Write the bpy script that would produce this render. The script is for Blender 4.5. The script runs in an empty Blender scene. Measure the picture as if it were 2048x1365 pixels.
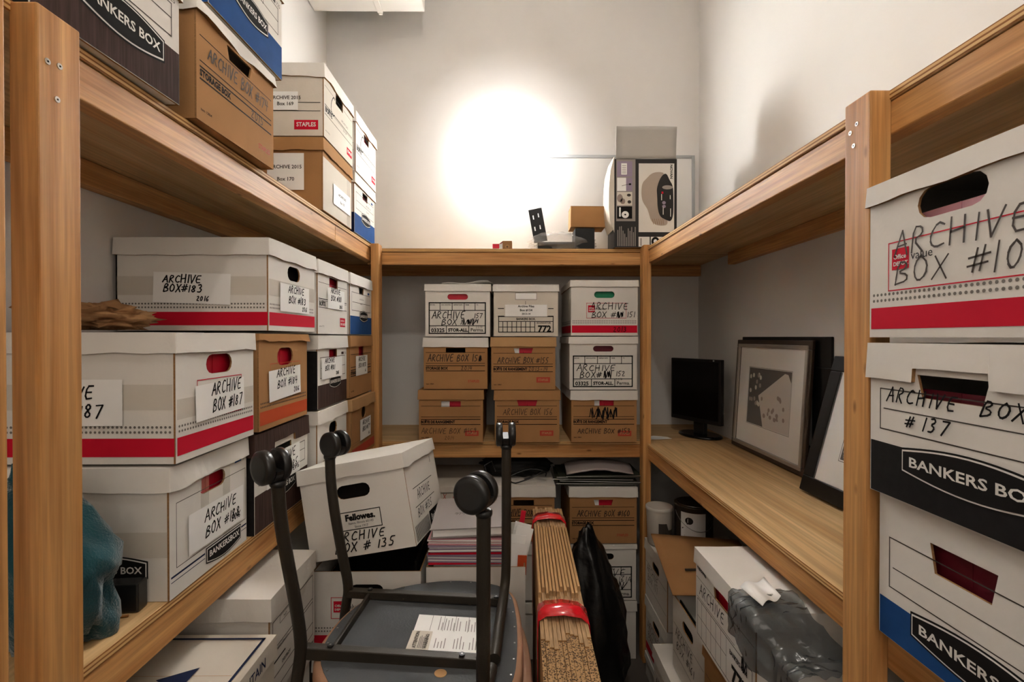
import bpy, bmesh, math, random
from mathutils import Vector, Matrix, noise, Euler
from mathutils.geometry import tessellate_polygon

# ---------------------------------------------------------------- camera, world, lights
S = bpy.context.scene
COL = S.collection
CAM_Z = 1.58
cd = bpy.data.cameras.new('camera'); cam = bpy.data.objects.new('camera', cd); COL.objects.link(cam)
cam.location = (0, 0, CAM_Z)
cam.rotation_euler = (math.pi/2 - math.atan(7.5/980), 0, -math.atan(9/980))
cd.sensor_width = 36.0; cd.lens = 980/2048*36; cd.clip_start = 0.02
S.camera = cam
S.view_settings.view_transform = 'Standard'; S.view_settings.look = 'None'
S.view_settings.gamma = 1.0; S.view_settings.use_curve_mapping = False
S.view_settings.exposure = 0.09
S.cycles.sample_clamp_indirect = 0.0      # keep the full bounce of the hot circle on the wall
W_ = bpy.data.worlds.new('world'); S.world = W_; W_.use_nodes = True
W_.node_tree.nodes['Background'].inputs[0].default_value = (0.9, 0.85, 0.8, 1)
W_.node_tree.nodes['Background'].inputs[1].default_value = 0.05

def lamp(name, kind, loc, target, power, color, **k):
    d = bpy.data.lights.new(name, kind); d.energy = power; d.color = color
    for a, b in k.items(): setattr(d, a, b)
    o = bpy.data.objects.new(name, d); COL.objects.link(o); o.location = loc
    o.rotation_euler = (Vector(target) - Vector(loc)).to_track_quat('-Z', 'Y').to_euler()
    return o
# the spot head on the ceiling that makes the hot circle on the back wall, with its spill
lamp('wall_spot', 'SPOT', (0.0, 0.85, 3.62), (-0.01, 2.88, 2.62), 30000, (0.965, 0.985, 1.0), spot_size=math.radians(11.5), spot_blend=1.0, shadow_soft_size=0.05)
lamp('wall_spot_rim', 'SPOT', (0.0, 0.85, 3.61), (-0.01, 2.88, 2.62), 520, (0.98, 0.99, 1.0), spot_size=math.radians(20), spot_blend=1.0, shadow_soft_size=0.12)
lamp('wall_spot_spill', 'SPOT', (0.0, 0.85, 3.60), (-0.01, 2.88, 2.60), 150, (1.0, 0.99, 0.975), spot_size=math.radians(36), spot_blend=1.0, shadow_soft_size=0.05)
# a bulb on the ceiling above the aisle and an added fill light behind the camera
lamp('aisle_bulb', 'POINT', (0.10, 0.30, 3.50), (0, 0, 0), 24, (1.0, 0.94, 0.86), shadow_soft_size=0.05)
lamp('fill_light', 'AREA', (0.0, -1.1, 2.35), (0.0, 2.5, 1.3), 10, (1.0, 0.89, 0.78), shape='RECTANGLE', size=1.5, size_y=1.2)

# ---------------------------------------------------------------- materials
def lin(c):
    if isinstance(c, str):
        c = c.lstrip('#'); c = [int(c[i:i+2], 16)/255 for i in (0, 2, 4)]
        return tuple(x/12.92 if x <= .04045 else ((x+.055)/1.055)**2.4 for x in c) + (1,)
    return tuple(c) + (1,)

MATS = {}
def mat(name, color, rough=.7, metal=0., spec=.3, var=0., vscale=8., bump=0., bscale=60., alpha=1., trans=0., grain=None, sheen=0., coat=0.):
    """plain procedural material: base colour with soft mottling and a fine bump"""
    m = bpy.data.materials.new(name); m.use_nodes = True; MATS[name] = m
    nt = m.node_tree; N = nt.nodes; L = nt.links; b = N['Principled BSDF']
    c = lin(color)
    b.inputs['Base Color'].default_value = c; b.inputs['Roughness'].default_value = rough
    b.inputs['Metallic'].default_value = metal; b.inputs['Specular IOR Level'].default_value = spec
    b.inputs['Alpha'].default_value = alpha; b.inputs['Transmission Weight'].default_value = trans
    b.inputs['Sheen Weight'].default_value = sheen; b.inputs['Coat Weight'].default_value = coat
    if var or bump:
        tc = N.new('ShaderNodeTexCoord')
    if var:
        nz = N.new('ShaderNodeTexNoise'); nz.inputs['Scale'].default_value = vscale; nz.inputs['Detail'].default_value = 4
        mp = N.new('ShaderNodeMapping'); L.new(tc.outputs['Object'], mp.inputs[0]); L.new(mp.outputs[0], nz.inputs['Vector'])
        if grain: mp.inputs['Scale'].default_value = grain
        cr = N.new('ShaderNodeValToRGB'); cr.color_ramp.elements[0].position = .3; cr.color_ramp.elements[1].position = .7
        cr.color_ramp.elements[0].color = tuple(x*(1-var) for x in c[:3]) + (1,)
        cr.color_ramp.elements[1].color = tuple(min(1, x*(1+var*.6)) for x in c[:3]) + (1,)
        L.new(nz.outputs['Fac'], cr.inputs[0]); L.new(cr.outputs[0], b.inputs['Base Color'])
    if bump:
        nb = N.new('ShaderNodeTexNoise'); nb.inputs['Scale'].default_value = bscale; nb.inputs['Detail'].default_value = 3
        L.new(tc.outputs['Object'], nb.inputs['Vector'])
        bp = N.new('ShaderNodeBump'); bp.inputs['Strength'].default_value = bump; bp.inputs['Distance'].default_value = .004
        L.new(nb.outputs['Fac'], bp.inputs['Height']); L.new(bp.outputs[0], b.inputs['Normal'])
    return m

def wood(name, axis, light, dark, knot, scale=1.0, ply=False):
    """pine: streaks along one axis, growth rings, knots"""
    m = bpy.data.materials.new(name); m.use_nodes = True; MATS[name] = m
    nt = m.node_tree; N = nt.nodes; L = nt.links; b = N['Principled BSDF']
    b.inputs['Roughness'].default_value = .55; b.inputs['Specular IOR Level'].default_value = .3
    tc = N.new('ShaderNodeTexCoord'); oi = N.new('ShaderNodeObjectInfo')
    mul = N.new('ShaderNodeVectorMath'); mul.operation = 'SCALE'; mul.inputs[0].default_value = (7, 5, 3); L.new(oi.outputs['Random'], mul.inputs['Scale'])
    add = N.new('ShaderNodeVectorMath'); L.new(tc.outputs['Object'], add.inputs[0]); L.new(mul.outputs[0], add.inputs[1])
    mp = N.new('ShaderNodeMapping'); L.new(add.outputs[0], mp.inputs[0])
    s = [22*scale]*3; s[axis] = 1.1*scale; mp.inputs['Scale'].default_value = s
    nz = N.new('ShaderNodeTexNoise'); nz.inputs['Scale'].default_value = 1.6; nz.inputs['Detail'].default_value = 6; nz.inputs['Distortion'].default_value = .6
    L.new(mp.outputs[0], nz.inputs['Vector'])
    cr = N.new('ShaderNodeValToRGB'); e = cr.color_ramp.elements
    e[0].position = .28; e[0].color = lin(dark); e[1].position = .66; e[1].color = lin(light)
    L.new(nz.outputs['Fac'], cr.inputs[0])
    # fine pores
    mp2 = N.new('ShaderNodeMapping'); L.new(add.outputs[0], mp2.inputs[0]); s2 = [170*scale]*3; s2[axis] = 5*scale; mp2.inputs['Scale'].default_value = s2
    n2 = N.new('ShaderNodeTexNoise'); n2.inputs['Scale'].default_value = 1; n2.inputs['Detail'].default_value = 3; L.new(mp2.outputs[0], n2.inputs['Vector'])
    mr = N.new('ShaderNodeMapRange'); mr.inputs[1].default_value = .35; mr.inputs[2].default_value = .65; mr.inputs[3].default_value = .78; mr.inputs[4].default_value = 1.06
    L.new(n2.outputs['Fac'], mr.inputs[0])
    mx = N.new('ShaderNodeMix'); mx.data_type = 'RGBA'; mx.blend_type = 'MULTIPLY'; mx.inputs[0].default_value = 1
    L.new(cr.outputs[0], mx.inputs[6]); L.new(mr.outputs[0], mx.inputs[7])
    # knots
    mp3 = N.new('ShaderNodeMapping'); L.new(add.outputs[0], mp3.inputs[0])
    s3 = [17*scale]*3; s3[axis] = 6.5*scale; mp3.inputs['Scale'].default_value = s3
    vo = N.new('ShaderNodeTexVoronoi'); vo.inputs['Scale'].default_value = 1.0 if not ply else .75; vo.inputs['Randomness'].default_value = 1
    L.new(mp3.outputs[0], vo.inputs['Vector'])
    k = N.new('ShaderNodeMapRange'); k.inputs[1].default_value = .03; k.inputs[2].default_value = .11 if not ply else .07; k.inputs[3].default_value = .85; k.inputs[4].default_value = 0
    L.new(vo.outputs['Distance'], k.inputs[0])
    kx = N.new('ShaderNodeMix'); kx.data_type = 'RGBA'; L.new(k.outputs[0], kx.inputs[0]); L.new(mx.outputs[2], kx.inputs[6]); kx.inputs[7].default_value = lin(knot)
    L.new(kx.outputs[2], b.inputs['Base Color'])
    bp = N.new('ShaderNodeBump'); bp.inputs['Strength'].default_value = .12; bp.inputs['Distance'].default_value = .003
    L.new(n2.outputs['Fac'], bp.inputs['Height']); L.new(bp.outputs[0], b.inputs['Normal'])
    return m

PINE_L, PINE_D, PINE_K = '#d5a064', '#ad733a', '#5a3212'
for ax, nm in ((0, 'pine_x'), (1, 'pine_y'), (2, 'pine_z')): wood(nm, ax, PINE_L, PINE_D, PINE_K)
wood('ply_y', 1, '#d8b583', '#bd9462', '#6b431d', .6, True)
wood('ply_x', 0, '#d8b583', '#bd9462', '#6b431d', .6, True)
def ply_edge():
    m = mat('ply_edge', '#c59a60', .7); nt = m.node_tree; N = nt.nodes; L = nt.links
    tc = N.new('ShaderNodeTexCoord'); wv = N.new('ShaderNodeTexWave'); wv.bands_direction = 'Z'; wv.inputs['Scale'].default_value = 42; wv.inputs['Distortion'].default_value = .4
    L.new(tc.outputs['Object'], wv.inputs['Vector'])
    cr = N.new('ShaderNodeValToRGB'); cr.color_ramp.elements[0].color = lin('#8a5a2a'); cr.color_ramp.elements[1].color = lin('#d3a970')
    cr.color_ramp.elements[0].position = .2; cr.color_ramp.elements[1].position = .5
    L.new(wv.outputs['Fac'], cr.inputs[0]); L.new(cr.outputs[0], N['Principled BSDF'].inputs['Base Color'])
ply_edge()
mat('wall_paint', '#dad7d3', .8, var=.02, vscale=3, bump=.06, bscale=90)
mat('floor_grey', '#5d5650', .6, var=.15, vscale=6)
mat('ceiling_white', '#e4e0da', .85)
mat('duct_white', '#e6e2db', .5)
mat('card_white', '#d8d3cb', .85, spec=.12, var=.03, vscale=9, bump=.08, bscale=120)
mat('card_cream', '#cfc6b8', .85, spec=.12, var=.05, vscale=7, bump=.08, bscale=120)
mat('card_kraft', '#a67b50', .9, spec=.1, var=.06, vscale=10, bump=.1, bscale=120)
mat('kraft_pale', '#b58e63', .9, spec=.1, var=.06, vscale=10)
mat('kraft_edge', '#8f6a43', .9, var=.25, vscale=260)
mat('paper', '#e9e7e3', .6)
mat('tape_tan', '#c9b79a', .25, alpha=.22, spec=.5)
mat('tape_clear', '#d9d6d0', .12, alpha=.18, spec=.6)
mat('ink', '#171514', .8, spec=.12); mat('ink_grey', '#6e6862', .7); mat('ink_soft', '#3a332d', .7)
mat('marker', '#141213', .8, spec=.12); mat('marker_brown', '#33261d', .6)
mat('print_red', '#c2142d', .8, spec=.12); mat('print_red_dull', '#b0402c', .6); mat('print_blue', '#1e477f', .8, spec=.12, var=.08, vscale=30)
mat('print_orange', '#b9481f', .55); mat('print_navy', '#1c2440', .8, spec=.12)
mat('print_wood', '#43302a', .8, spec=.12, var=.45, vscale=3, grain=(60, 60, 3))
mat('print_black', '#1d1b1b', .8, spec=.12, var=.2, vscale=60)
mat('print_white', '#ddd9d2', .5)
mat('folder_red', '#c3122f', .45); mat('folder_green', '#0d7a53', .45); mat('folder_maroon', '#5e1020', .5); mat('folder_pink', '#c98f97', .6); mat('folder_mauve', '#8f7f92', .6)
mat('hole_shade', '#14110f', .8, spec=.1); mat('folder_olive', '#33352a', .6); mat('folder_grey', '#8b8280', .5)  # the near-black one stands in for shade inside hand holes
mat('screw_steel', '#cfc9bd', .3, metal=1.); mat('steel', '#9d9b98', .35, metal=1.); mat('alu', '#a6a8a9', .45, metal=.2)
mat('black_plastic', '#191919', .32, spec=.5); mat('black_matte', '#121212', .6); mat('screen_black', '#070708', .22, spec=.5)
mat('tube_bronze', '#37322b', .42, metal=.35, bump=.15, bscale=500)
mat('seat_board', '#484a4c', .75, var=.12, vscale=14, bump=.15, bscale=200)
mat('seat_tan', '#a98166', .6, var=.08, vscale=20, bump=.1, bscale=150)
mat('tape_red', '#d01421', .15, spec=.6, coat=.5)
mat('bag_black', '#0c0c0d', .28, spec=.5, bump=.8, bscale=18)
mat('bag_grey', '#454c51', .2, spec=.8, alpha=.48, bump=.5, bscale=35)
mat('bag_clear', '#d8d8d8', .10, spec=.7, alpha=.22, bump=1., bscale=40)
mat('teal_cloth', '#174a53', .95, var=.35, vscale=9, bump=.5, bscale=300, sheen=.4)
mat('paper_brown', '#9b734c', .85, var=.15, vscale=14, bump=.3, bscale=50)
mat('frame_black', '#141313', .35); mat('frame_silver', '#a39a90', .35, metal=.3); mat('frame_brown', '#4a3d35', .4, metal=.3)
mat('mat_board', '#e6e1da', .8); mat('photo_dark', '#1b1716', .5); mat('photo_pale', '#c8bfb6', .6); mat('photo_mid', '#8d7d74', .6)
mat('picture_glass', '#ffffff', .03, spec=.5, alpha=.08)
mat('can_steel', '#4b423a', .4, metal=.6); mat('white_plastic', '#b9b2a8', .5)
mat('whiteboard', '#dfdedb', .25, spec=.5); mat('amber', '#8a5a2a', .4)
mat('print_greyphoto', '#8f8680', .6); mat('car_cover', '#a59688', .6); mat('carton_black', '#1f1b1a', .45); mat('flap_grey', '#aaa69f', .8)

# ---------------------------------------------------------------- mesh builder
class MB:
    def __init__(self): self.v = []; self.f = []; self.m = []; self.names = []; self.smooth = []
    def mi(self, name):
        if name not in self.names: self.names.append(name)
        return self.names.index(name)
    def add(self, verts, faces, m, smooth=False):
        o = len(self.v); self.v += [Vector(p) for p in verts]; k = self.mi(m)
        for f in faces: self.f.append([i+o for i in f]); self.m.append(k); self.smooth.append(smooth)
    def box(self, a, b, m, mside=None):
        (x0, y0, z0), (x1, y1, z1) = a, b
        v = [(x0,y0,z0),(x1,y0,z0),(x1,y1,z0),(x0,y1,z0),(x0,y0,z1),(x1,y0,z1),(x1,y1,z1),(x0,y1,z1)]
        self.add(v, [(3,2,1,0),(4,5,6,7)], m)
        o = len(self.v) - 8; k = self.mi(mside or m)
        for f in [(0,1,5,4),(1,2,6,5),(2,3,7,6),(3,0,4,7)]: self.f.append([i+o for i in f]); self.m.append(k); self.smooth.append(False)
    def tube(self, pts, r, m, seg=12, caps=True, flat=1.0):
        pts = [Vector(p) for p in pts]; n = len(pts); rr = r if isinstance(r, (list, tuple)) else [r]*n
        t0 = (pts[1]-pts[0]).normalized(); a = t0.orthogonal().normalized(); rings = []
        for i, p in enumerate(pts):
            t = ((pts[min(i+1, n-1)]-pts[i]).normalized() + (pts[i]-pts[max(i-1, 0)]).normalized())
            t = t.normalized() if t.length > 1e-9 else t0
            a = (a - t*a.dot(t)).normalized(); b = t.cross(a)
            rings.append([p + (a*math.cos(2*math.pi*k/seg) + b*math.sin(2*math.pi*k/seg)*flat)*rr[i] for k in range(seg)])
        self.loft(rings, m, caps)
    def loft(self, rings, m, caps=True, smooth=True):
        s = len(rings[0]); v = [p for r in rings for p in r]; f = []
        for i in range(len(rings)-1):
            for k in range(s): f.append((i*s+k, i*s+(k+1) % s, (i+1)*s+(k+1) % s, (i+1)*s+k))
        self.add(v, f, m, smooth)
        if caps:
            self.add(rings[0], [list(range(s))[::-1]], m); self.add(rings[-1], [list(range(s))], m)
    def disc(self, c, axis, r, h, m, seg=24):
        c = Vector(c); ax = Vector(axis).normalized()*h
        self.tube([c, c+ax], r, m, seg)
    def poly(self, outer, depth_vec, m, holes=(), medge=None):
        """flat plate with holes, extruded along depth_vec"""
        loops = [[Vector(p) for p in outer]] + [[Vector(p) for p in h] for h in holes]
        flat = [p for l in loops for p in l]; tris = tessellate_polygon(loops)
        self.add(flat, [tuple(t) for t in tris], m)
        if depth_vec is not None:
            d = Vector(depth_vec)
            self.add([p+d for p in flat], [tuple(t)[::-1] for t in tris], m)
            for l in loops:
                n = len(l); self.add(l + [p+d for p in l], [(i, (i+1) % n, n+(i+1) % n, n+i) for i in range(n)], medge or m)
    def build(self, name, parent=None, origin=(0, 0, 0), bevel=0., recalc=False, xf=None):
        me = bpy.data.meshes.new(name); o_ = Vector(origin)
        vs = [tuple((xf @ p if xf else p) - o_) for p in self.v]
        me.from_pydata(vs, [], self.f)
        for n in self.names: me.materials.append(MATS[n])
        for p, k, s in zip(me.polygons, self.m, self.smooth): p.material_index = k; p.use_smooth = s
        if recalc:
            bm = bmesh.new(); bm.from_mesh(me); bmesh.ops.recalc_face_normals(bm, faces=bm.faces); bm.to_mesh(me); bm.free()
        o = bpy.data.objects.new(name, me); COL.objects.link(o)
        if parent: o.parent = parent
        else: o.location = origin
        if bevel:
            md = o.modifiers.new('bevel', 'BEVEL'); md.width = bevel; md.segments = 2; md.limit_method = 'ANGLE'; md.angle_limit = math.radians(50)
        return o

def tag(o, label, cat, group=None):
    o['label'] = label; o['category'] = cat
    if group: o['group'] = group
    return o
def thing(name, label, cat, loc=(0, 0, 0), rot=(0, 0, 0), group=None):
    o = bpy.data.objects.new(name, None); COL.objects.link(o); o.location = loc; o.rotation_euler = rot; o.empty_display_size = .05
    return tag(o, label, cat, group)
def struct(o): o['kind'] = 'structure'; return o

# ---------------------------------------------------------------- writing
_tc = {}
def text_mesh(s, bold=0.):
    key = (s, bold)
    if key not in _tc:
        c = bpy.data.curves.new('t', 'FONT'); c.body = s; c.size = 1; c.resolution_u = 2; c.offset = bold
        o = bpy.data.objects.new('t', c); COL.objects.link(o); bpy.context.view_layer.update()
        me = bpy.data.meshes.new_from_object(o.evaluated_get(bpy.context.evaluated_depsgraph_get()))
        vs = [(v.co.x, v.co.y) for v in me.vertices]; fs = [tuple(p.vertices) for p in me.polygons]
        COL.objects.unlink(o); bpy.data.objects.remove(o); bpy.data.curves.remove(c); bpy.data.meshes.remove(me)
        _tc[key] = (vs, fs, max([v[0] for v in vs] or [1]))
    return _tc[key]

STROKES = {
 'A': [[(0,0),(.38,1),(.7,0)],[(.15,.38),(.6,.42)]], 'B': [[(.05,0),(.1,1),(.5,.95),(.55,.7),(.12,.52),(.6,.42),(.62,.1),(.05,0)]],
 'C': [[(.62,.88),(.35,1),(.08,.6),(.1,.2),(.35,0),(.65,.12)]], 'D': [[(.08,0),(.1,1),(.5,.8),(.6,.4),(.08,0)]],
 'E': [[(.62,1),(.1,.96),(.05,0),(.6,.05)],[(.07,.5),(.5,.52)]], 'F': [[(.62,1),(.1,.96),(.05,0)],[(.07,.5),(.5,.52)]],
 'G': [[(.62,.88),(.35,1),(.08,.6),(.1,.2),(.35,0),(.62,.1),(.62,.45),(.4,.45)]],
 'H': [[(.05,1),(.08,0)],[(.6,1),(.62,0)],[(.05,.48),(.62,.52)]], 'I': [[(.2,1),(.22,0)]],
 'L': [[(.1,1),(.08,0),(.6,.03)]], 'N': [[(.05,0),(.1,1),(.55,0),(.62,1)]], 'O': [[(.35,1),(.08,.75),(.05,.3),(.32,0),(.6,.25),(.65,.7),(.35,1)]],
 'R': [[(.05,0),(.1,1),(.5,.95),(.55,.68),(.1,.5),(.62,0)]], 'S': [[(.6,.9),(.3,1),(.1,.75),(.55,.4),(.45,.05),(.05,.08)]],
 'T': [[(0,1),(.7,.98)],[(.35,1),(.33,0)]], 'V': [[(.02,1),(.3,0),(.66,1)]], 'X': [[(.05,1),(.62,0)],[(.62,1),(.02,0)]],
 'U': [[(.05,1),(.1,.1),(.35,0),(.6,.2),(.6,1)]], 'a': [[(.5,.5),(.2,.55),(.05,.2),(.25,0),(.5,.3),(.55,0)]],
 '#': [[(.3,.9),(.18,.05)],[(.58,.95),(.46,.1)],[(.0,.6),(.75,.68)],[(.0,.3),(.7,.38)]], '-': [[(.1,.45),(.5,.48)]],
 '0': [[(.3,1),(.08,.7),(.1,.25),(.3,0),(.52,.3),(.5,.75),(.3,1)]], '1': [[(.22,1),(.18,0)]],
 '2': [[(.08,.8),(.3,1),(.52,.78),(.05,.02),(.58,.05)]], '3': [[(.08,.92),(.4,1),(.48,.72),(.2,.55),(.55,.4),(.42,.03),(.05,.06)]],
 '4': [[(.15,1),(.05,.45),(.6,.48)],[(.5,.95),(.42,0)]], '5': [[(.6,1),(.18,.97),(.12,.58),(.5,.5),(.45,.05),(.05,.05)]],
 '6': [[(.5,1),(.12,.55),(.1,.1),(.4,0),(.52,.3),(.12,.4)]], '7': [[(.05,.97),(.6,1),(.2,0)]],
 '8': [[(.3,.53),(.08,.74),(.28,1),(.52,.76),(.3,.53),(.06,.25),(.28,0),(.54,.24),(.3,.53)]], '9': [[(.52,.75),(.25,.55),(.1,.8),(.35,1),(.54,.8),(.4,0)]],
 '*': [[(0,.1),(.6,.9),(.1,.8),(.7,.1),(.15,.5),(.8,.6),(.2,.2),(.7,.85),(.05,.4),(.75,.35)]],
 '/': [[(.05,0),(.45,1)]],
}
class Face:
    """a flat face to print on: origin, u and v directions (right, up) and outward normal"""
    def __init__(self, mb, o, u, v, n): self.mb, self.o, self.u, self.v, self.n = mb, Vector(o), Vector(u), Vector(v), Vector(n)
    def P(self, u, v, layer): return self.o + self.u*u + self.v*v + self.n*(.0005*layer)
    def poly(self, pts, m, layer=1): self.mb.add([self.P(u, v, layer) for u, v in pts], [list(range(len(pts)))], m)
    def rect(self, u0, v0, u1, v1, m, layer=1): self.poly([(u0,v0),(u1,v0),(u1,v1),(u0,v1)], m, layer)
    def line(self, a, b, th, m, layer=1):
        d = Vector((b[0]-a[0], b[1]-a[1])); d = Vector((-d.y, d.x)).normalized()*th/2
        self.poly([(a[0]-d.x,a[1]-d.y),(b[0]-d.x,b[1]-d.y),(b[0]+d.x,b[1]+d.y),(a[0]+d.x,a[1]+d.y)][::1], m, layer)
    def outline(self, u0, v0, u1, v1, th, m, layer=1):
        for a in ((u0,v0,u1,v0+th),(u0,v1-th,u1,v1),(u0,v0,u0+th,v1),(u1-th,v0,u1,v1)): self.rect(*a, m, layer)
    def ellipse(self, u, v, a, b, m, layer=1, n=14): self.poly([(u+a*math.cos(2*math.pi*k/n), v+b*math.sin(2*math.pi*k/n)) for k in range(n)], m, layer)
    def text(self, s, u, v, h, m, layer=2, bold=0., xs=1., align='l', rot=0.):
        vs, fs, w = text_mesh(s, bold); k = h/.72; dx = {'l': 0, 'c': -w/2, 'r': -w}[align]; c, s_ = math.cos(rot), math.sin(rot)
        pts = []
        for x, y in vs:
            x, y = (x+dx)*k*xs, y*k; pts.append(self.P(u + x*c - y*s_, v + x*s_ + y*c, layer))
        self.mb.add(pts, fs, m)
    def hand(self, s, u, v, h, m='marker', layer=3, th=None, slant=.12, seed=1, sp=.82, rot=0., xs=1., fit=None):
        r = random.Random(seed*77 + len(s)); th = th or h*.085; x = 0
        if fit:
            est = sum(.55 if c == ' ' else sp*(.55 if c in '1I' else 1) for c in s)*h*xs*.99
            if est > fit: xs *= fit/est
        for ch in s:
            if ch == ' ': x += .55; continue
            ks = r.uniform(.88, 1.1)
            for st in STROKES.get(ch, STROKES['I']):
                q = []
                for (a, b) in st:
                    a += r.uniform(-.03, .03); b += r.uniform(-.03, .03)
                    X = (x + a*.95)*h*xs + slant*b*h; Y = b*h*ks
                    q.append(Vector((u + X*math.cos(rot) - Y*math.sin(rot), v + X*math.sin(rot) + Y*math.cos(rot))))
                if len(q) > 3:     # soften curves (Chaikin)
                    w = [q[0]]
                    for i in range(len(q)-1): w += [q[i]*.75+q[i+1]*.25, q[i]*.25+q[i+1]*.75]
                    q = w + [q[-1]]
                for i in range(len(q)-1):
                    d = (q[i+1]-q[i]); 
                    if d.length < 1e-6: continue
                    e = d.normalized()*th*.35; self.line(q[i]-e, q[i+1]+e, th*r.uniform(.8, 1.1), m, layer + (i % 2)*.2)
            x += sp*(.55 if ch in '1I' else 1)*r.uniform(.92, 1.06)
    def scribble(self, u, v, w, h, m='marker', layer=4, seed=3, n=9, th=.003):
        r = random.Random(seed); p = (u, v)
        for i in range(n):
            q = (u + w*(i+1)/n*r.uniform(.7, 1.1), v + h*((i % 2) + r.uniform(-.2, .2))); self.line(p, q, th, m, layer + .15*i); p = q
    def dots(self, u0, u1, v, m='ink_grey', pitch=.0085, r=.0026, rows=2, layer=1):
        n = int((u1-u0)/pitch)
        for j in range(rows):
            for i in range(n): self.ellipse(u0 + (i+.5)*pitch, v + j*pitch*1.15, r, r, m, layer, 8)
    def arch_logo(self, u, v, w, h, s='BANKERS BOX', flat=False):
        """black plaque with a bowed edge, pale outline, pale lettering"""
        def shape(g):
            a = [(u-w/2+g, v-h*.34+g), (u-w/2+g, v+h*.34-g)]
            n = 12
            top = [(u-w/2+g+(w-2*g)*k/n, v+h*.34-g + (0 if flat else h*.22)*math.sin(math.pi*k/n)) for k in range(n+1)]
            bot = [(u+w/2-g-(w-2*g)*k/n, v-h*.34+g - h*.22*math.sin(math.pi*k/n)) for k in range(n+1)]
            return bot + top
        self.poly(shape(0)[::-1], 'ink', 2); self.poly(shape(h*.05)[::-1], 'print_white', 3); self.poly(shape(h*.09)[::-1], 'ink', 4)
        self.text(s, u, v-h*.12, h*.27, 'print_white', 5, bold=.02, xs=w*.86/(text_mesh(s, .02)[2]*h*.27/.72), align='c')

# ---------------------------------------------------------------- the setting
LW, RW, BW, FW = -1.058, 1.128, 2.885, -1.35
def slab(name, a, b, m):
    mb = MB(); c = [(a[i]+b[i])/2 for i in range(3)]; mb.box(a, b, m); return struct(mb.build(name, None, c))
slab('floor', (LW-.1, FW-.1, -.1), (RW+.1, BW+.1, 0), 'floor_grey')
slab('ceiling', (LW-.1, FW-.1, 3.75), (RW+.1, BW+.1, 3.85), 'ceiling_white')
slab('wall_back', (LW-.1, BW, 0), (RW+.1, BW+.1, 3.75), 'wall_paint')
slab('wall_left', (LW-.1, FW, 0), (LW, BW, 3.75), 'wall_paint')
slab('wall_right', (RW, FW, 0), (RW+.1, BW, 3.75), 'wall_paint')
slab('wall_front', (LW-.1, FW-.1, 0), (RW+.1, FW, 3.75), 'wall_paint')

# white duct boxed in under the ceiling along the left wall
def duct():
    t = thing('ceiling_duct', 'white boxed-in duct in the upper left corner above the back wall', 'duct', (-.76, 1.9, 3.36))
    mb = MB(); mb.box((LW+.002, .9, 3.36), (-.452, 2.70, 3.745), 'duct_white'); mb.build('duct_body', t, t.location, .006)
    mb = MB(); mb.box((-.705, 2.697, 3.350), (-.685, 2.712, 3.74), 'duct_white'); mb.box((-.71, 2.3, 3.353), (-.68, 2.70, 3.36), 'duct_white'); mb.build('joint_cover', t, t.location, .002)
duct()

def plank(name, a, b, m, parent, o, mside=None, bev=.0025):
    mb = MB(); c = Vector([(a[i]+b[i])/2 for i in range(3)]); mb.box(tuple(Vector(a)-c), tuple(Vector(b)-c), m, mside)
    ob = mb.build(name, parent, (0, 0, 0), bev); ob.location = c - Vector(o); return ob
def screws(parent, o, pts, n):
    for p in pts:
        mb = MB(); q = Vector(p); d = Vector(n); mb.disc(q, d, .0042, .0012, 'screw_steel', 14); mb.disc(q+d*.0012, d, .0014, .0004, 'ink', 8)
        mb.build('screw', parent, o)

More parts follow.
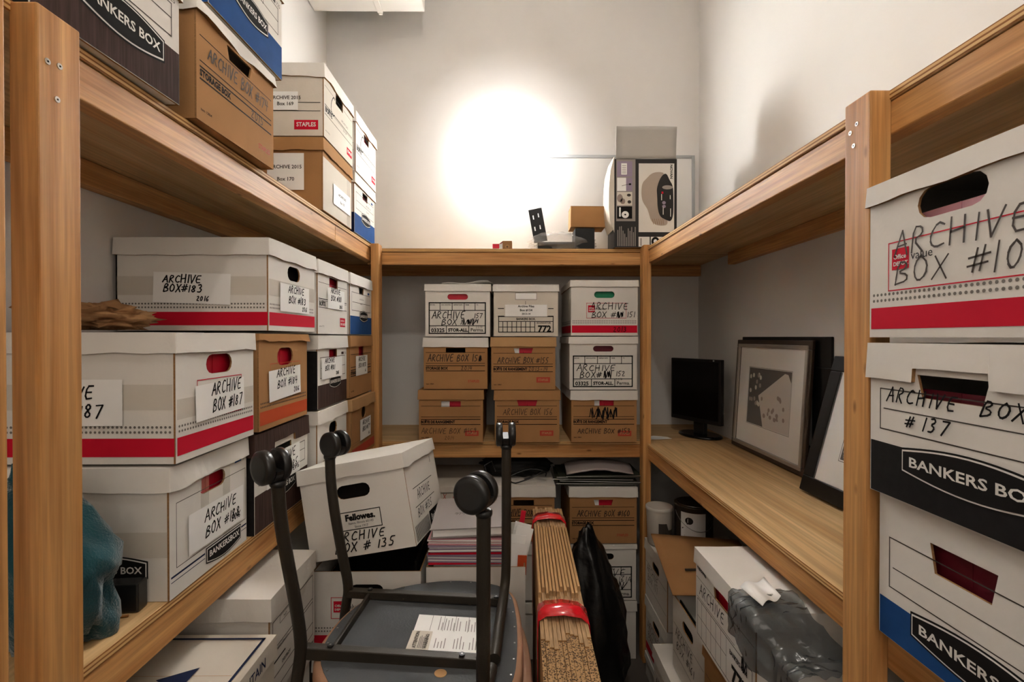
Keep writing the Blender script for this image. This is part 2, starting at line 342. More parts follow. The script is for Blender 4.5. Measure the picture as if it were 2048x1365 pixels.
UZ, MZ = 2.018, 1.065       # tops of the upper and middle shelves
def shelving():
    # left side
    o = (-.85, 1.5, 0); t = thing('pine_shelving', 'pine shelving along the left wall holding stacked archive boxes', 'shelving', o)
    plank('shelf_board', (LW, .45, 2.012), (-.660, 2.418, 2.030), 'ply_y', t, o, 'ply_edge')
    plank('shelf_board', (LW, .45, 1.047), (-.660, 2.418, MZ), 'ply_y', t, o, 'ply_edge')
    for z0, z1 in ((1.950, 2.011), (.980, 1.046)):
        plank('front_rail', (-.701, .728, z0), (-.663, 1.895, z1), 'pine_y', t, o)
        plank('front_rail', (-.701, 1.897, z0), (-.663, 2.418, z1), 'pine_y', t, o)
        plank('wall_rail', (LW+.001, .45, z0), (LW+.039, 2.418, z1), 'pine_y', t, o)
    plank('upright', (-.663, .660, 0), (-.625, .726, 2.027), 'pine_z', t, o)
    plank('upright', (-.655, .548, 0), (-.5955, .589, 2.40), 'pine_z', t, o)
    plank('upright', (-.655, 2.355, 0), (-.617, 2.419, 2.030), 'pine_z', t, o)
    screws(t, o, [(-.625, .674, 1.955), (-.625, .692, 1.958), (-.625, .688, 1.910)], (1, 0, 0))
    # right side
    o = (.9, 1.5, 0); t = thing('pine_shelving', 'pine shelving along the right wall with monitor and leaning pictures', 'shelving', o)
    plank('shelf_board', (.676, .30, 2.000), (RW, 2.418, UZ), 'ply_y', t, o, 'ply_edge')
    plank('shelf_board', (.676, .30, 1.047), (RW, 2.418, MZ), 'ply_y', t, o, 'ply_edge')
    for z0, z1 in ((1.940, 1.999), (.988, 1.046)):
        plank('front_rail', (.680, .30, z0), (.718, 2.418, z1), 'pine_y', t, o)
        plank('wall_rail', (RW-.039, .30, z0), (RW-.001, 2.418, z1), 'pine_y', t, o)
    plank('upright', (.642, .864, 0), (.680, .930, 2.018), 'pine_z', t, o)
    plank('upright', (.655, 2.355, 0), (.693, 2.419, 2.026), 'pine_z', t, o)
    screws(t, o, [(.642, .897, 1.972), (.642, .914, 1.962), (.642, .905, 1.935)], (-1, 0, 0))
    # back
    o = (0, 2.65, 0); t = thing('pine_shelving', 'pine shelving across the back wall behind the upturned chair', 'shelving', o)
    plank('shelf_board', (LW, 2.4195, 2.000), (RW, BW, UZ), 'ply_x', t, o, 'ply_edge')
    plank('shelf_board', (LW, 2.4195, 1.047), (RW, BW, MZ), 'ply_x', t, o, 'ply_edge')
    for z0, z1 in ((1.938, 1.999), (.983, 1.046)):
        plank('front_rail', (-.690, 2.424, z0), (.716, 2.462, z1), 'pine_x', t, o)
        plank('wall_rail', (LW+.001, BW-.039, z0), (RW-.001, BW-.001, z1), 'pine_x', t, o)
shelving()

# ---------------------------------------------------------------- archive boxes
def slot_loop(cx, cz, w, h, kind):
    if kind == 'slot':
        r = h/2; n = 7; p = []
        for k in range(n): a = -math.pi/2 + math.pi*k/(n-1); p.append((cx+w/2-r+r*math.cos(a), cz+r*math.sin(a)))
        for k in range(n): a = math.pi/2 + math.pi*k/(n-1); p.append((cx-w/2+r+r*math.cos(a), cz+r*math.sin(a)))
        return p
    if kind == 'trap': return [(cx-w*.42, cz-h/2), (cx+w*.42, cz-h/2), (cx+w/2, cz+h/2), (cx-w/2, cz+h/2)]
    return [(cx-w/2, cz-h/2), (cx+w/2, cz-h/2), (cx+w/2, cz+h/2), (cx-w/2, cz+h/2)]

def make_lid(parent, W, L, H, m, lh=.048, notch=0., seed=1, rough=.002, over=.004, medge='kraft_edge', top=None, dz=(0, 0, 0, 0), front=None):
    """shallow tray lid; rim edges waver a little; the front rim can be cut up over the hand hole"""
    r = random.Random(seed); x0, x1, y0, y1 = -over, W+over, -over, L+over
    per = []
    def side(a, b, n, nt=False):
        for i in range(n):
            t = i/n; per.append((a[0]+(b[0]-a[0])*t, a[1]+(b[1]-a[1])*t, nt and notch and abs(t-.5) < .19))
    def side_notch(a, b):
        ts = [0, .1, .2, .305, .31, .4, .5, .6, .69, .695, .8, .9]
        for t in ts: per.append((a[0]+(b[0]-a[0])*t, a[1]+(b[1]-a[1])*t, .308 < t < .692))
    if notch: side_notch((x0, y0), (x1, y0))
    else: side((x0, y0), (x1, y0), 12)
    side((x1, y0), (x1, y1), 14); side((x1, y1), (x0, y1), 12); side((x0, y1), (x0, y0), 14)
    A, B, C_, D = [], [], [], []
    for (x, y, nt) in per:
        z = H - lh + (notch if nt else 0) + rough*noise.noise(Vector((x*14+seed*3.1, y*14, seed)))*1.6
        fl = .002 + rough*1.3*noise.noise(Vector((x*9, y*9+seed*7, 2.))); cx, cy = (x-W/2)/(W/2), (y-L/2)/(L/2)
        fx = fl*(1 if cx > .99 else -1 if cx < -.99 else 0); fy = fl*(1 if cy > .99 else -1 if cy < -.99 else 0)
        zt = min(H - .0004, H - .0016 + rough*.5*noise.noise(Vector((x*6+seed, y*6, 5.))))
        A.append((x, y, zt)); B.append((x+fx, y+fy, z)); k = .004
        ix = min(max(x, x0+k), x1-k); iy = min(max(y, y0+k), y1-k)
        C_.append((ix, iy, z)); D.append((ix, iy, zt-.004))
    mb = MB(); n = len(per)
    mb.add(A, [list(range(n))], top or m); mb.add(D, [list(range(n))[::-1]], m)
    for P_, Q, mm in ((A, B, m), (B, C_, medge), (C_, D, m)):
        mb.add(P_ + Q, [(i, n+i, n+(i+1) % n, (i+1) % n) for i in range(n)], mm)
    if front:
        front(Face(mb, (0, y0-.0035, H-lh), (1,0,0), (0,0,1), (0,-1,0)), Face(mb, (0, 0, H+.0002), (1,0,0), (0,1,0), (0,0,1)))
    return mb.build('lid', parent, (0, 0, 0), .0015)

FOLDERS = 'folders showing through the hand holes'
def archive_box(label, pos, rz=0., W=.312, H=.262, L=.385, m='card_white', lid='same', lidmat=None, hole='slot', hw=.095, hh=.034, hz=None,
                front=None, left=None, right=None, labels=(), seed=1, lh=.048, notch=0., folder=None, ftab=False, rot=None, name='archive_box',
                group='archive boxes', rough=.002, skew=(0, 0), lidfront=None, fnum=None, edge='kraft_edge', lidtop=None, fz=None, tape=()):
    t = thing(name, label, 'box', pos, rot or (0, 0, rz), group)
    mb = MB(); hz = hz if hz is not None else H-.078
    loop = slot_loop(W/2, hz, hw, hh, hole) if hole else None
    HT = H; H = H - .006 if lid else H
    mb.poly([(0,0,0),(W,0,0),(W,0,H),(0,0,H)], (0, .004, 0), m, [[(x, 0, z) for x, z in loop]] if loop else (), edge)
    mb.poly([(W,L,0),(0,L,0),(0,L,H),(W,L,H)], (0, -.004, 0), m)
    mb.poly([(0,L,0),(0,.004,0),(0,.004,H),(0,L,H)], (.004, 0, 0), m, (), edge)
    mb.poly([(W,.004,0),(W,L,0),(W,L,H),(W,.004,H)], (-.004, 0, 0), m, (), edge)
    mb.box((.004,.004,0), (W-.004,L-.004,.004), m)
    F = Face(mb, (0,0,0), (1,0,0), (0,0,1), (0,-1,0)); Lf = Face(mb, (0,L,0), (0,-1,0), (0,0,1), (-1,0,0)); Rf = Face(mb, (W,0,0), (0,1,0), (0,0,1), (1,0,0))
    if front: front(F, W, H)
    if left: left(Lf, L, H)
    if right: right(Rf, L, H)
    for tf, a, b, c, d in tape: {'front': F, 'left': Lf, 'right': Rf}[tf].rect(a, b, c, d, 'tape_tan', 1.6)
    if skew != (0, 0):
        for v in mb.v: v.x += skew[0]*v.z; v.y += skew[1]*v.z
    mb.build('body', t, (0, 0, 0), 0)
    if lid: make_lid(t, W, L, HT, lidmat or m, lh, notch, seed, rough, top=lidtop, front=lidfront)
    for lb in labels:
        side, u0, v0, w, h, fn = lb[:6]; tilt = lb[6] if len(lb) > 6 else 0
        b2 = MB(); o, ud, nn = {'front': ((0,0,0),(1,0,0),(0,-1,0)), 'left': ((0,L,0),(0,-1,0),(-1,0,0)), 'right': ((W,0,0),(0,1,0),(1,0,0))}[side]
        ud = Vector(ud); vd = Vector((0,0,1)); u2 = ud*math.cos(tilt)+vd*math.sin(tilt); v2 = vd*math.cos(tilt)-ud*math.sin(tilt)
        f = Face(b2, Vector(o)+ud*u0+vd*v0+Vector(nn)*.0028, u2, v2, nn)
        f.rect(0, 0, w, h, 'paper', 1); fn(f, w, h); b2.build('paper_label', t)
    if folder:  # near-black plates are added as shade behind holes; other colours are folders
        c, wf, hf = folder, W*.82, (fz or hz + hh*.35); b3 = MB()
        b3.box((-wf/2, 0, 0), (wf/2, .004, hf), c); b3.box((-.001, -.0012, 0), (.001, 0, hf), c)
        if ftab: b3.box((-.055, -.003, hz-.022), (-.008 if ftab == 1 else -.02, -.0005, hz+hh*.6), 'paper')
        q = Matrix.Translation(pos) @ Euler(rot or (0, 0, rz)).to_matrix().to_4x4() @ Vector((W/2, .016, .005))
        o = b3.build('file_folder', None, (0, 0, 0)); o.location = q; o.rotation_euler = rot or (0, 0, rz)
        col = {'hole_shade': 'dark', 'folder_pink': 'pink', 'folder_red': 'red', 'folder_green': 'green', 'folder_maroon': 'dark red'}[c]
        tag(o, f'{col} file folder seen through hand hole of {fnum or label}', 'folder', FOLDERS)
    return t

# printed designs --------------------------------------------------
def depot(bar='print_red', num=None, sq=True, dark='ink_grey', wide=1.):
    def f(F, W, H):
        F.rect(0.004, .014, W-.002, .050, bar); F.dots(.006, W-.004, .062, dark, pitch=.0085*wide)
    return f
def depot_front(bar='print_red', rect=(.07, .085, .20, .165), logo=False, extra=None, dark='ink_grey', full=False):
    def f(F, W, H):
        depot(bar, dark=dark)(F, W, H)
        u0, v0, u1, v1 = rect; F.outline(u0, v0, u1, v1, .0018, bar, 2)
        if logo:
            s = .034; F.rect(u0+.008, v1-.012-s, u0+.008+s, v1-.012, bar, 2)
            F.text('Office', u0+.012, v1-.012-s*.5, .0075, 'print_white', 4, .02); F.text('DEPOT.', u0+.012, v1-.012-s*.82, .0065, 'print_white', 4, .03)
            F.text('value', u0+.046, v1-.034, .014, 'ink', 3)
        if extra: extra(F, W, H)
    return f
def bankers(band='print_wood', bh=.085, logo=(.156, .085, .13, .05), side=False, lines=True, extra=None, tagc=None):
    def f(F, W, H):
        F.rect(0.002, .001, W-.001, bh, band, 1)
        if logo: F.arch_logo(logo[0], logo[1], logo[2], logo[3])
        if lines:
            F.outline(.022, bh+.022, W-.02, H-.072, .002, 'ink_soft', 1); F.line((.03, bh+.058), (W-.02, bh+.058), .0018, 'ink_soft', 1)
        if tagc: F.rect(W-.062, H-.068, W-.035, H-.058, tagc, 1); F.text('725', W-.032, H-.068, .010, 'ink_soft', 2)
        if extra: extra(F, W, H)
    return f
def storage(title='STORAGE BOX', hand='', year=None, red=True, ink='ink', rl=(.205, .03), extra=None, hh=.03, hv=.155, hu=.02, seed=2, yu=.18, marker='marker_brown', redbox=True, th=None):
    th = (th or hh*.085)*1.4
    def f(F, W, H):
        for v, th_ in ((.178, .002), (.125, .0024), (.113, .0034), (.088, .0034)): F.line((.01, v), (W-.012, v), th_, ink, 1)
        F.line((W/2, .178), (W/2, .187), .0012, ink, 1)
        F.text(title, .01, .0945, .0135, ink, 2, bold=.05, xs=.84)
        F.text('item 15864', .012, .022, .0058, ink, 2, bold=.02)
        if red:
            u, v = rl
            if redbox:
                F.rect(u, v, u+.066, v+.026, 'print_red_dull', 1); F.text('STAPLES', u+.033, v+.008, .011, 'kraft_pale' if ink == 'ink' else 'print_white', 3, bold=.02, xs=.86, align='c')
            else: F.text('STAPLES', u, v, .012, 'print_red_dull', 3, bold=.02, xs=.9)
        if hand: F.hand(hand, hu, hv-.022, hh, marker, 3, seed=seed, sp=.80, th=th, fit=W-.03-hu)
        if year: F.hand(year, yu, .092, .02, marker, 4, seed=seed+1, th=.0024)
        if extra: extra(F, W, H)
    return f
def storall(extra=None):
    def f(F, W, H):
        u0, v0, u1, v1 = .016, .012, W-.020, .167; t = .0058
        F.outline(u0, v0, u1, v1, t, 'ink', 1)
        F.line((u0, .127), (u1, .127), .0036, 'ink', 1); F.line((u0, .052), (u1, .052), .0036, 'ink', 1)
        for k in (.2, .41, .62, .81): F.line((u0+(u1-u0)*k, .127), (u0+(u1-u0)*k, v1), .0032, 'ink', 1)
        for k in (.31, .70): F.line((u0+(u1-u0)*k, v0), (u0+(u1-u0)*k, .052), .0034, 'ink', 1)
        for s, k in (('BOX NO.', .01), ('BOX LOCATION', .21), ('DESTROY DATE', .42), ('FROM', .63), ('TO', .82)): F.text(s, u0+(u1-u0)*k+.004, .151, .006, 'ink', 2, bold=.02, xs=.72)
        F.text('STOCK NO.', u0+.006, .044, .0045, 'ink', 2)
        F.text('03325', u0+.012, .021, .019, 'ink', 2, bold=.03); F.text('STOR-ALL.', u0+(u1-u0)*.34, .024, .0155, 'ink', 2, bold=.045, xs=.98); F.text('Perma.', u0+(u1-u0)*.73, .024, .017, 'ink', 2, bold=.01)
        if extra: extra(F, W, H)
    return f
def H2(a, b, h=.03, u=.02, v=.03, c=None, cu=.1, cv=.01, seed=1, th=.0034, rot=0, gap=1.45, slant=.15):
    def f(F, W, H):
        ft = W-.012-max(u, 0); F.hand(a, u, v+h*gap, h, 'marker', 2, th=th, seed=seed, rot=rot, slant=slant, fit=ft); F.hand(b, u+.002, v, h, 'marker', 2, th=th, seed=seed+5, rot=rot, slant=slant, fit=ft)
        if c: F.hand(c, cu, cv, h*.62, 'marker', 2, th=th*.8, seed=seed+9, rot=rot, slant=slant)
    return f
def lbl2(a, b, h=.011):
    def f(F, W, H): F.text(a, W*.5, H*.58, h, 'ink_soft', 2, bold=.02, align='c'); F.text(b, W*.5, H*.25, h, 'ink_soft', 2, bold=.02, align='c')
    return f

Rl, Rr = math.pi/2, -math.pi/2
GL, GU, GB, GR = 'boxes on the left middle shelf', 'boxes on the left upper shelf', 'boxes on the back middle shelf', 'boxes on the right shelf'
def left_boxes():
    x = -.645; z = MZ+.001
    def old(F, W, H):
        F.outline(.02, .055, W-.006, .185, .0014, 'ink_soft', 1)
        for a in (0, .010): F.line((.004, .042-a), (.115, .042-a), .0016 if a else .004, 'print_navy', 1); F.line((.265, .042-a), (W-.002, .042-a), .0016 if a else .004, 'print_navy', 1)
        F.arch_logo(.19, .035, .145, .05, 'BANKERSBOX', True); F.rect(W-.055, .208, W-.025, .218, 'print_blue', 1); F.text('112', W-.02, .208, .010, 'ink_soft', 2)
    def oldside(F, W, H): F.arch_logo(W-.115, .062, .15, .05, 'BANKERS BOX')
    archive_box('white archive box hand-numbered 188, bottom of the nearest left stack, with teal cloth beside', (x-.012, .955, z), Rl+.02, .292, .262, .385, front=old, left=oldside, hole='slot', hw=.1, hh=.036, hz=.192,
        labels=[('front', .055, .062, .215, .085, H2('ARCHIVE', 'BOX #188', .024, .055, .016, '2016', .16, .012, 3))], folder='folder_red', ftab=2, seed=11, group=GL, tape=(('front', .185, .002, .215, .21), ('front', .10, .06, .13, .21), ('left', .003, .085, .382, .135)), fnum='box 188', rough=.004, skew=(.0, -.0))
    archive_box('white archive box hand-numbered 187 with red base stripe, upper box of nearest left stack', (x, .957, z+.267), Rl, .292, .258, .395, front=depot_front(rect=(.065, .072, .235, .158)), left=depot(),
        hw=.098, hh=.042, hz=.189, lh=.042, labels=[('front', .058, .070, .185, .076, H2('ARCHIVE', 'BOX #187', .026, .055, .012, None, seed=4), .03), ('left', .10, .075, .195, .09, H2('ARCHIVE', 'BOX #187', .025, .012, .016, seed=5))],
        folder='folder_red', tape=(('left', .003, .105, .39, .155), ('front', .003, .085, .289, .125)), seed=12, group=GL, fnum='box 187', rough=.003)
    archive_box('white archive box hand-numbered 183 with red base stripe, on top of the orange-striped kraft box', (x+.005, 1.318, z+.532), Rl, .315, .250, .405, front=depot_front(rect=(.09, .07, .25, .13)), left=depot(),
        hw=.085, hh=.042, hz=.170, labels=[('front', .062, .056, .20, .080, H2('ARCHIVE', 'BOX #183', .021, .05, .026, '2016', .145, .006, 6)), ('left', .10, .075, .205, .082, H2('ARCHIVE', 'BOX#183', .020, .025, .03, '2016', .115, .008, 7, gap=1.25), -.03)],
        folder='hole_shade', fnum='box 183', fz=.235, tape=(('left', .003, .095, .40, .145), ('front', .003, .095, .31, .14)), seed=13, group=GL, rough=.003)
    archive_box('kraft archive box hand-numbered 184 with orange base stripe, middle of second left stack', (x, 1.276, z+.267), Rl, .305, .258, .385, 'card_kraft', front=depot_front('print_orange', (.06, .09, .25, .175), dark='marker_brown'), left=None,
        hw=.1, hh=.05, hz=.192, labels=[('front', .05, .070, .20, .085, H2('ARCHIVE', 'BOX #184', .022, .045, .032, '2016', .15, .008, 8), .04)], folder='folder_red', seed=14, group=GL, fnum='box 184', rough=.005, lh=.022)
    archive_box('dark woodgrain archive box with matching lid hand-numbered 185, bottom of second left stack', (x-.008, 1.266, z), Rl, .335, .262, .385, front=bankers('print_wood', .1, (.17, .085, .15, .055)),
        left=lambda F, W, H: F.rect(0, 0, W, H, 'print_black'), hole='rect', hw=.1, hh=.03, hz=.19, labels=[('front', .06, .10, .21, .09, H2('ARCHIVE', 'BOX #185', .026, .04, .018, '2016', .16, .012, 9))],
        seed=15, group=GL, lidmat='print_wood', lh=.06, notch=.02)
    archive_box('plain white archive box with dark hand hole, bottom of third left stack', (x, 1.665, z), Rl, .300, .262, .385, folder='hole_shade', fnum='plain white box in third left stack', fz=.235, seed=16, group=GL, hw=.08, hh=.045, hz=.18,
        front=lambda F, W, H: (F.line((.02, .145), (.28, .145), .0016, 'ink_soft'), F.line((.05, .08), (.29, .08), .0016, 'ink_soft')))
    archive_box('white archive box with dark woodgrain base and black plaque, middle of third left stack', (x, 1.668, z+.266), Rl, .300, .256, .385, front=bankers('print_wood', .082, (.17, .085, .12, .046), tagc='print_wood'),
        left=lambda F, W, H: F.rect(0, 0, W, H-.05, 'print_black'), hole='rect', hw=.08, hh=.036, hz=.186, labels=[('front', .03, .1, .21, .075, H2('ARCHIVE', 'BOX #181', .018, .03, .03, '2016', .14, .01, 10))],
        folder='folder_red', seed=17, group=GL, fnum='third left stack middle box')
    def boite(F, W, H):
        for v, th in ((.178, .0014), (.122, .0026), (.116, .0014), (.092, .002)): F.line((.008, v), (W-.008, v), th, 'ink', 1)
        F.text('BOÎTE', .012, .098, .015, 'ink', 2, .04); F.rect(W-.085, .028, W-.025, .062, 'print_red', 1); F.text('BUREAU', W-.08, .048, .008, 'print_white', 3); F.text('EN GROS', W-.08, .034, .009, 'print_white', 3, .03)
        F.text('article 15715', .012, .024, .006, 'ink', 2)
    archive_box('white archive box hand-numbered 180 with small red logo, top of third left stack', (x, 1.672, z+.526), Rl, .305, .256, .385, front=boite, hole='rect', hw=.085, hh=.034, hz=.188,
        labels=[('front', .085, .092, .18, .074, H2('ARCHIVE', 'BOX #180', .019, .03, .03, '2016', .12, .006, 11))], folder='folder_red', seed=18, group=GL, fnum='box 180')
    archive_box('kraft archive box with round hand hole, bottom of fourth left stack', (x+.008, 2.005, z), Rl-.02, .315, .258, .385, 'card_kraft', front=depot_front('print_red_dull', (.09, .085, .09, .085), dark='kraft_edge'), hw=.062, hh=.05, hz=.185,
        labels=[('front', .10, .068, .15, .09, H2('ARCHIVE', 'BOX #179', .019, .03, .036, '16', .115, .01, 12))], seed=19, group=GL, lidmat='kraft_pale', rough=.004)
    archive_box('kraft archive box showing a red folder, middle of fourth left stack', (x, 2.010, z+.264), Rl, .315, .258, .385, 'card_kraft', front=storage('STORAGE BOX', red=False), hole='rect', hw=.075, hh=.042, hz=.19,
        labels=[('front', .07, .085, .17, .085, H2('ARCHIVE', 'BOX #178', .019, .035, .034, '16', .13, .012, 13))], folder='folder_red', seed=20, group=GL, fnum='kraft box in fourth left stack')
    archive_box('white archive box with blue base band, top of fourth left stack', (x, 2.012, z+.526), Rl, .315, .256, .385, front=bankers('print_blue', .078, (.19, .08, .12, .045), tagc='print_blue', extra=lambda F, W, H: (F.text('ARCHIVE 2016', .13, .15, .007, 'ink_soft', 2), F.text('Box 177', .14, .13, .007, 'ink_soft', 2))),
        hole='trap', hw=.07, hh=.03, hz=.19, seed=21, group=GL)
    # upper shelf
    z = 2.032
    def lines_big(F, W, H): F.text('STAPLES', .14, .18, .012, 'ink_soft', 2); F.text('176', .155, .158, .012, 'ink_soft', 2); F.text('2015', .14, .136, .012, 'ink_soft', 2)
    archive_box('white archive box with brown woodgrain base, nearest on left upper shelf', (-.648, .672, z), Rl-.03, .292, .262, .385, front=bankers('print_wood', .098, (.160, .080, .185, .062), extra=lines_big, tagc='print_wood'),
        right=lambda F, W, H: F.rect(0, 0, W, .1, 'print_black'), left=lambda F, W, H: F.rect(0, 0, W, .1, 'print_black'), hole='rect', hz=.205, hh=.03, seed=22, group=GU, lh=.06)
    archive_box('kraft storage box hand-numbered 174 under the blue-banded box on left upper shelf', (-.640, 1.018, z), Rl-.03, .312, .250, .385, 'card_kraft', lidmat='card_white',
        front=storage('STORAGE BOX', 'ARCHIVE BOX #174', '2015', True, rl=(.235, .03), redbox=False, hh=.028, hv=.162, hu=.035, seed=31, yu=.20, marker='ink_soft'), hole='trap', hw=.1, hh=.03, hz=.198, seed=23, group=GU, rough=.006, lh=.03)
    archive_box('white archive box with blue base band on kraft box 174', (-.632, 1.045, z+.256), Rl-.03, .318, .262, .385, front=bankers('print_blue', .09, (.17, .09, .15, .055), tagc='ink_soft', extra=lambda F, W, H: (F.text('BOX 2015', .17, .165, .010, 'ink_soft', 2), F.text('173', .2, .145, .011, 'ink_soft', 2))),
        left=lambda F, W, H: F.rect(0, 0, W, .09, 'print_blue'), hole='rect', hz=.21, hh=.03, seed=24, group=GU)
    archive_box('kraft archive box with taped pale front and dark square hand hole, on left upper shelf', (-.655, 1.748, z), Rl, .318, .258, .395, 'card_kraft', front=lambda F, W, H: (F.rect(.002, .002, W-.002, H-.06, 'card_cream', 1), F.rect(W-.06, .002, W-.02, H-.06, 'tape_tan', 2)),
        hole='rect', hw=.07, hh=.045, hz=.165, folder='hole_shade', fnum='taped kraft box on upper shelf', fz=.22, labels=[('front', .10, .05, .19, .075, lbl2('ARCHIVE 2015', 'Box 170', .010)), ('left', .20, .07, .13, .13, lbl2('ARCHIVE 2015', 'Box 170', .013))], seed=25, group=GU, rough=.006)
    def boite2(F, W, H):
        for v, th in ((.185, .0014), (.118, .0026), (.112, .0014), (.085, .002)): F.line((.008, v), (W-.008, v), th, 'ink', 1)
        F.text('BOÎTE', .012, .095, .018, 'ink', 2, .04); F.rect(W-.075, .028, W-.012, .058, 'print_red', 1); F.text('STAPLES', W-.07, .038, .011, 'print_white', 3, .02, .9)
        F.text('ARCHIVE 2015', .18, .13, .009, 'ink_soft', 3); F.text('Box 169', .20, .1, .009, 'ink_soft', 3); F.hand('C', .06, .11, .07, 'marker', 3, th=.004)
        F.text('article 15715', .012, .024, .006, 'ink', 2)
    def boite2s(F, W, H):
        F.line((.01, .118), (W-.012, .118), .0022, 'ink', 1); F.line((.01, .088), (W-.012, .088), .0022, 'ink', 1)
        F.rect(W-.105, .022, W-.02, .056, 'print_red', 1); F.text('STAPLES', W-.0625, .033, .015, 'print_white', 3, .02, .9, 'c')
    archive_box('white archive box with small red logo standing on the taped kraft box', (-.652, 1.752, z+.264), Rl, .322, .258, .395, 'card_cream', front=boite2, left=boite2s, hole='rect', hw=.08, hh=.042, hz=.192,
        labels=[('left', .215, .09, .09, .065, lbl2('ARCHIVE 2015', 'Box 169', .0125))], seed=26, group=GU, rough=.005, lidmat='card_white')
    archive_box('white archive box with blue base band at the far end of left upper shelf', (-.655, 2.105, z), Rl, .318, .258, .385, front=bankers('print_blue', .085, (.17, .085, .14, .05), tagc='print_blue', extra=lambda F, W, H: (F.text('ARCHIVE 2015', .17, .15, .009, 'ink_soft', 2), F.text('Box 175', .18, .125, .009, 'ink_soft', 2))),
        left=lambda F, W, H: F.rect(0, 0, W, .085, 'print_navy'), hole='rect', hw=.075, hh=.032, hz=.188, folder='folder_red', seed=27, group=GU, fnum='blue-banded box at far end of upper shelf')
    archive_box('white archive box with lined front, topmost at the far end of left upper shelf', (-.650, 2.110, z+.263), Rl, .318, .256, .385, front=lambda F, W, H: (boite2(F, W, H)), left=lambda F, W, H: (F.line((W-.06, .118), (W-.01, .118), .002, 'ink'), F.line((W-.06, .088), (W-.01, .088), .002, 'ink')),
        hole='rect', hw=.075, hh=.035, hz=.188, folder='folder_red', seed=28, group=GU, fnum='topmost box at far end of upper shelf', rough=.005)
left_boxes()

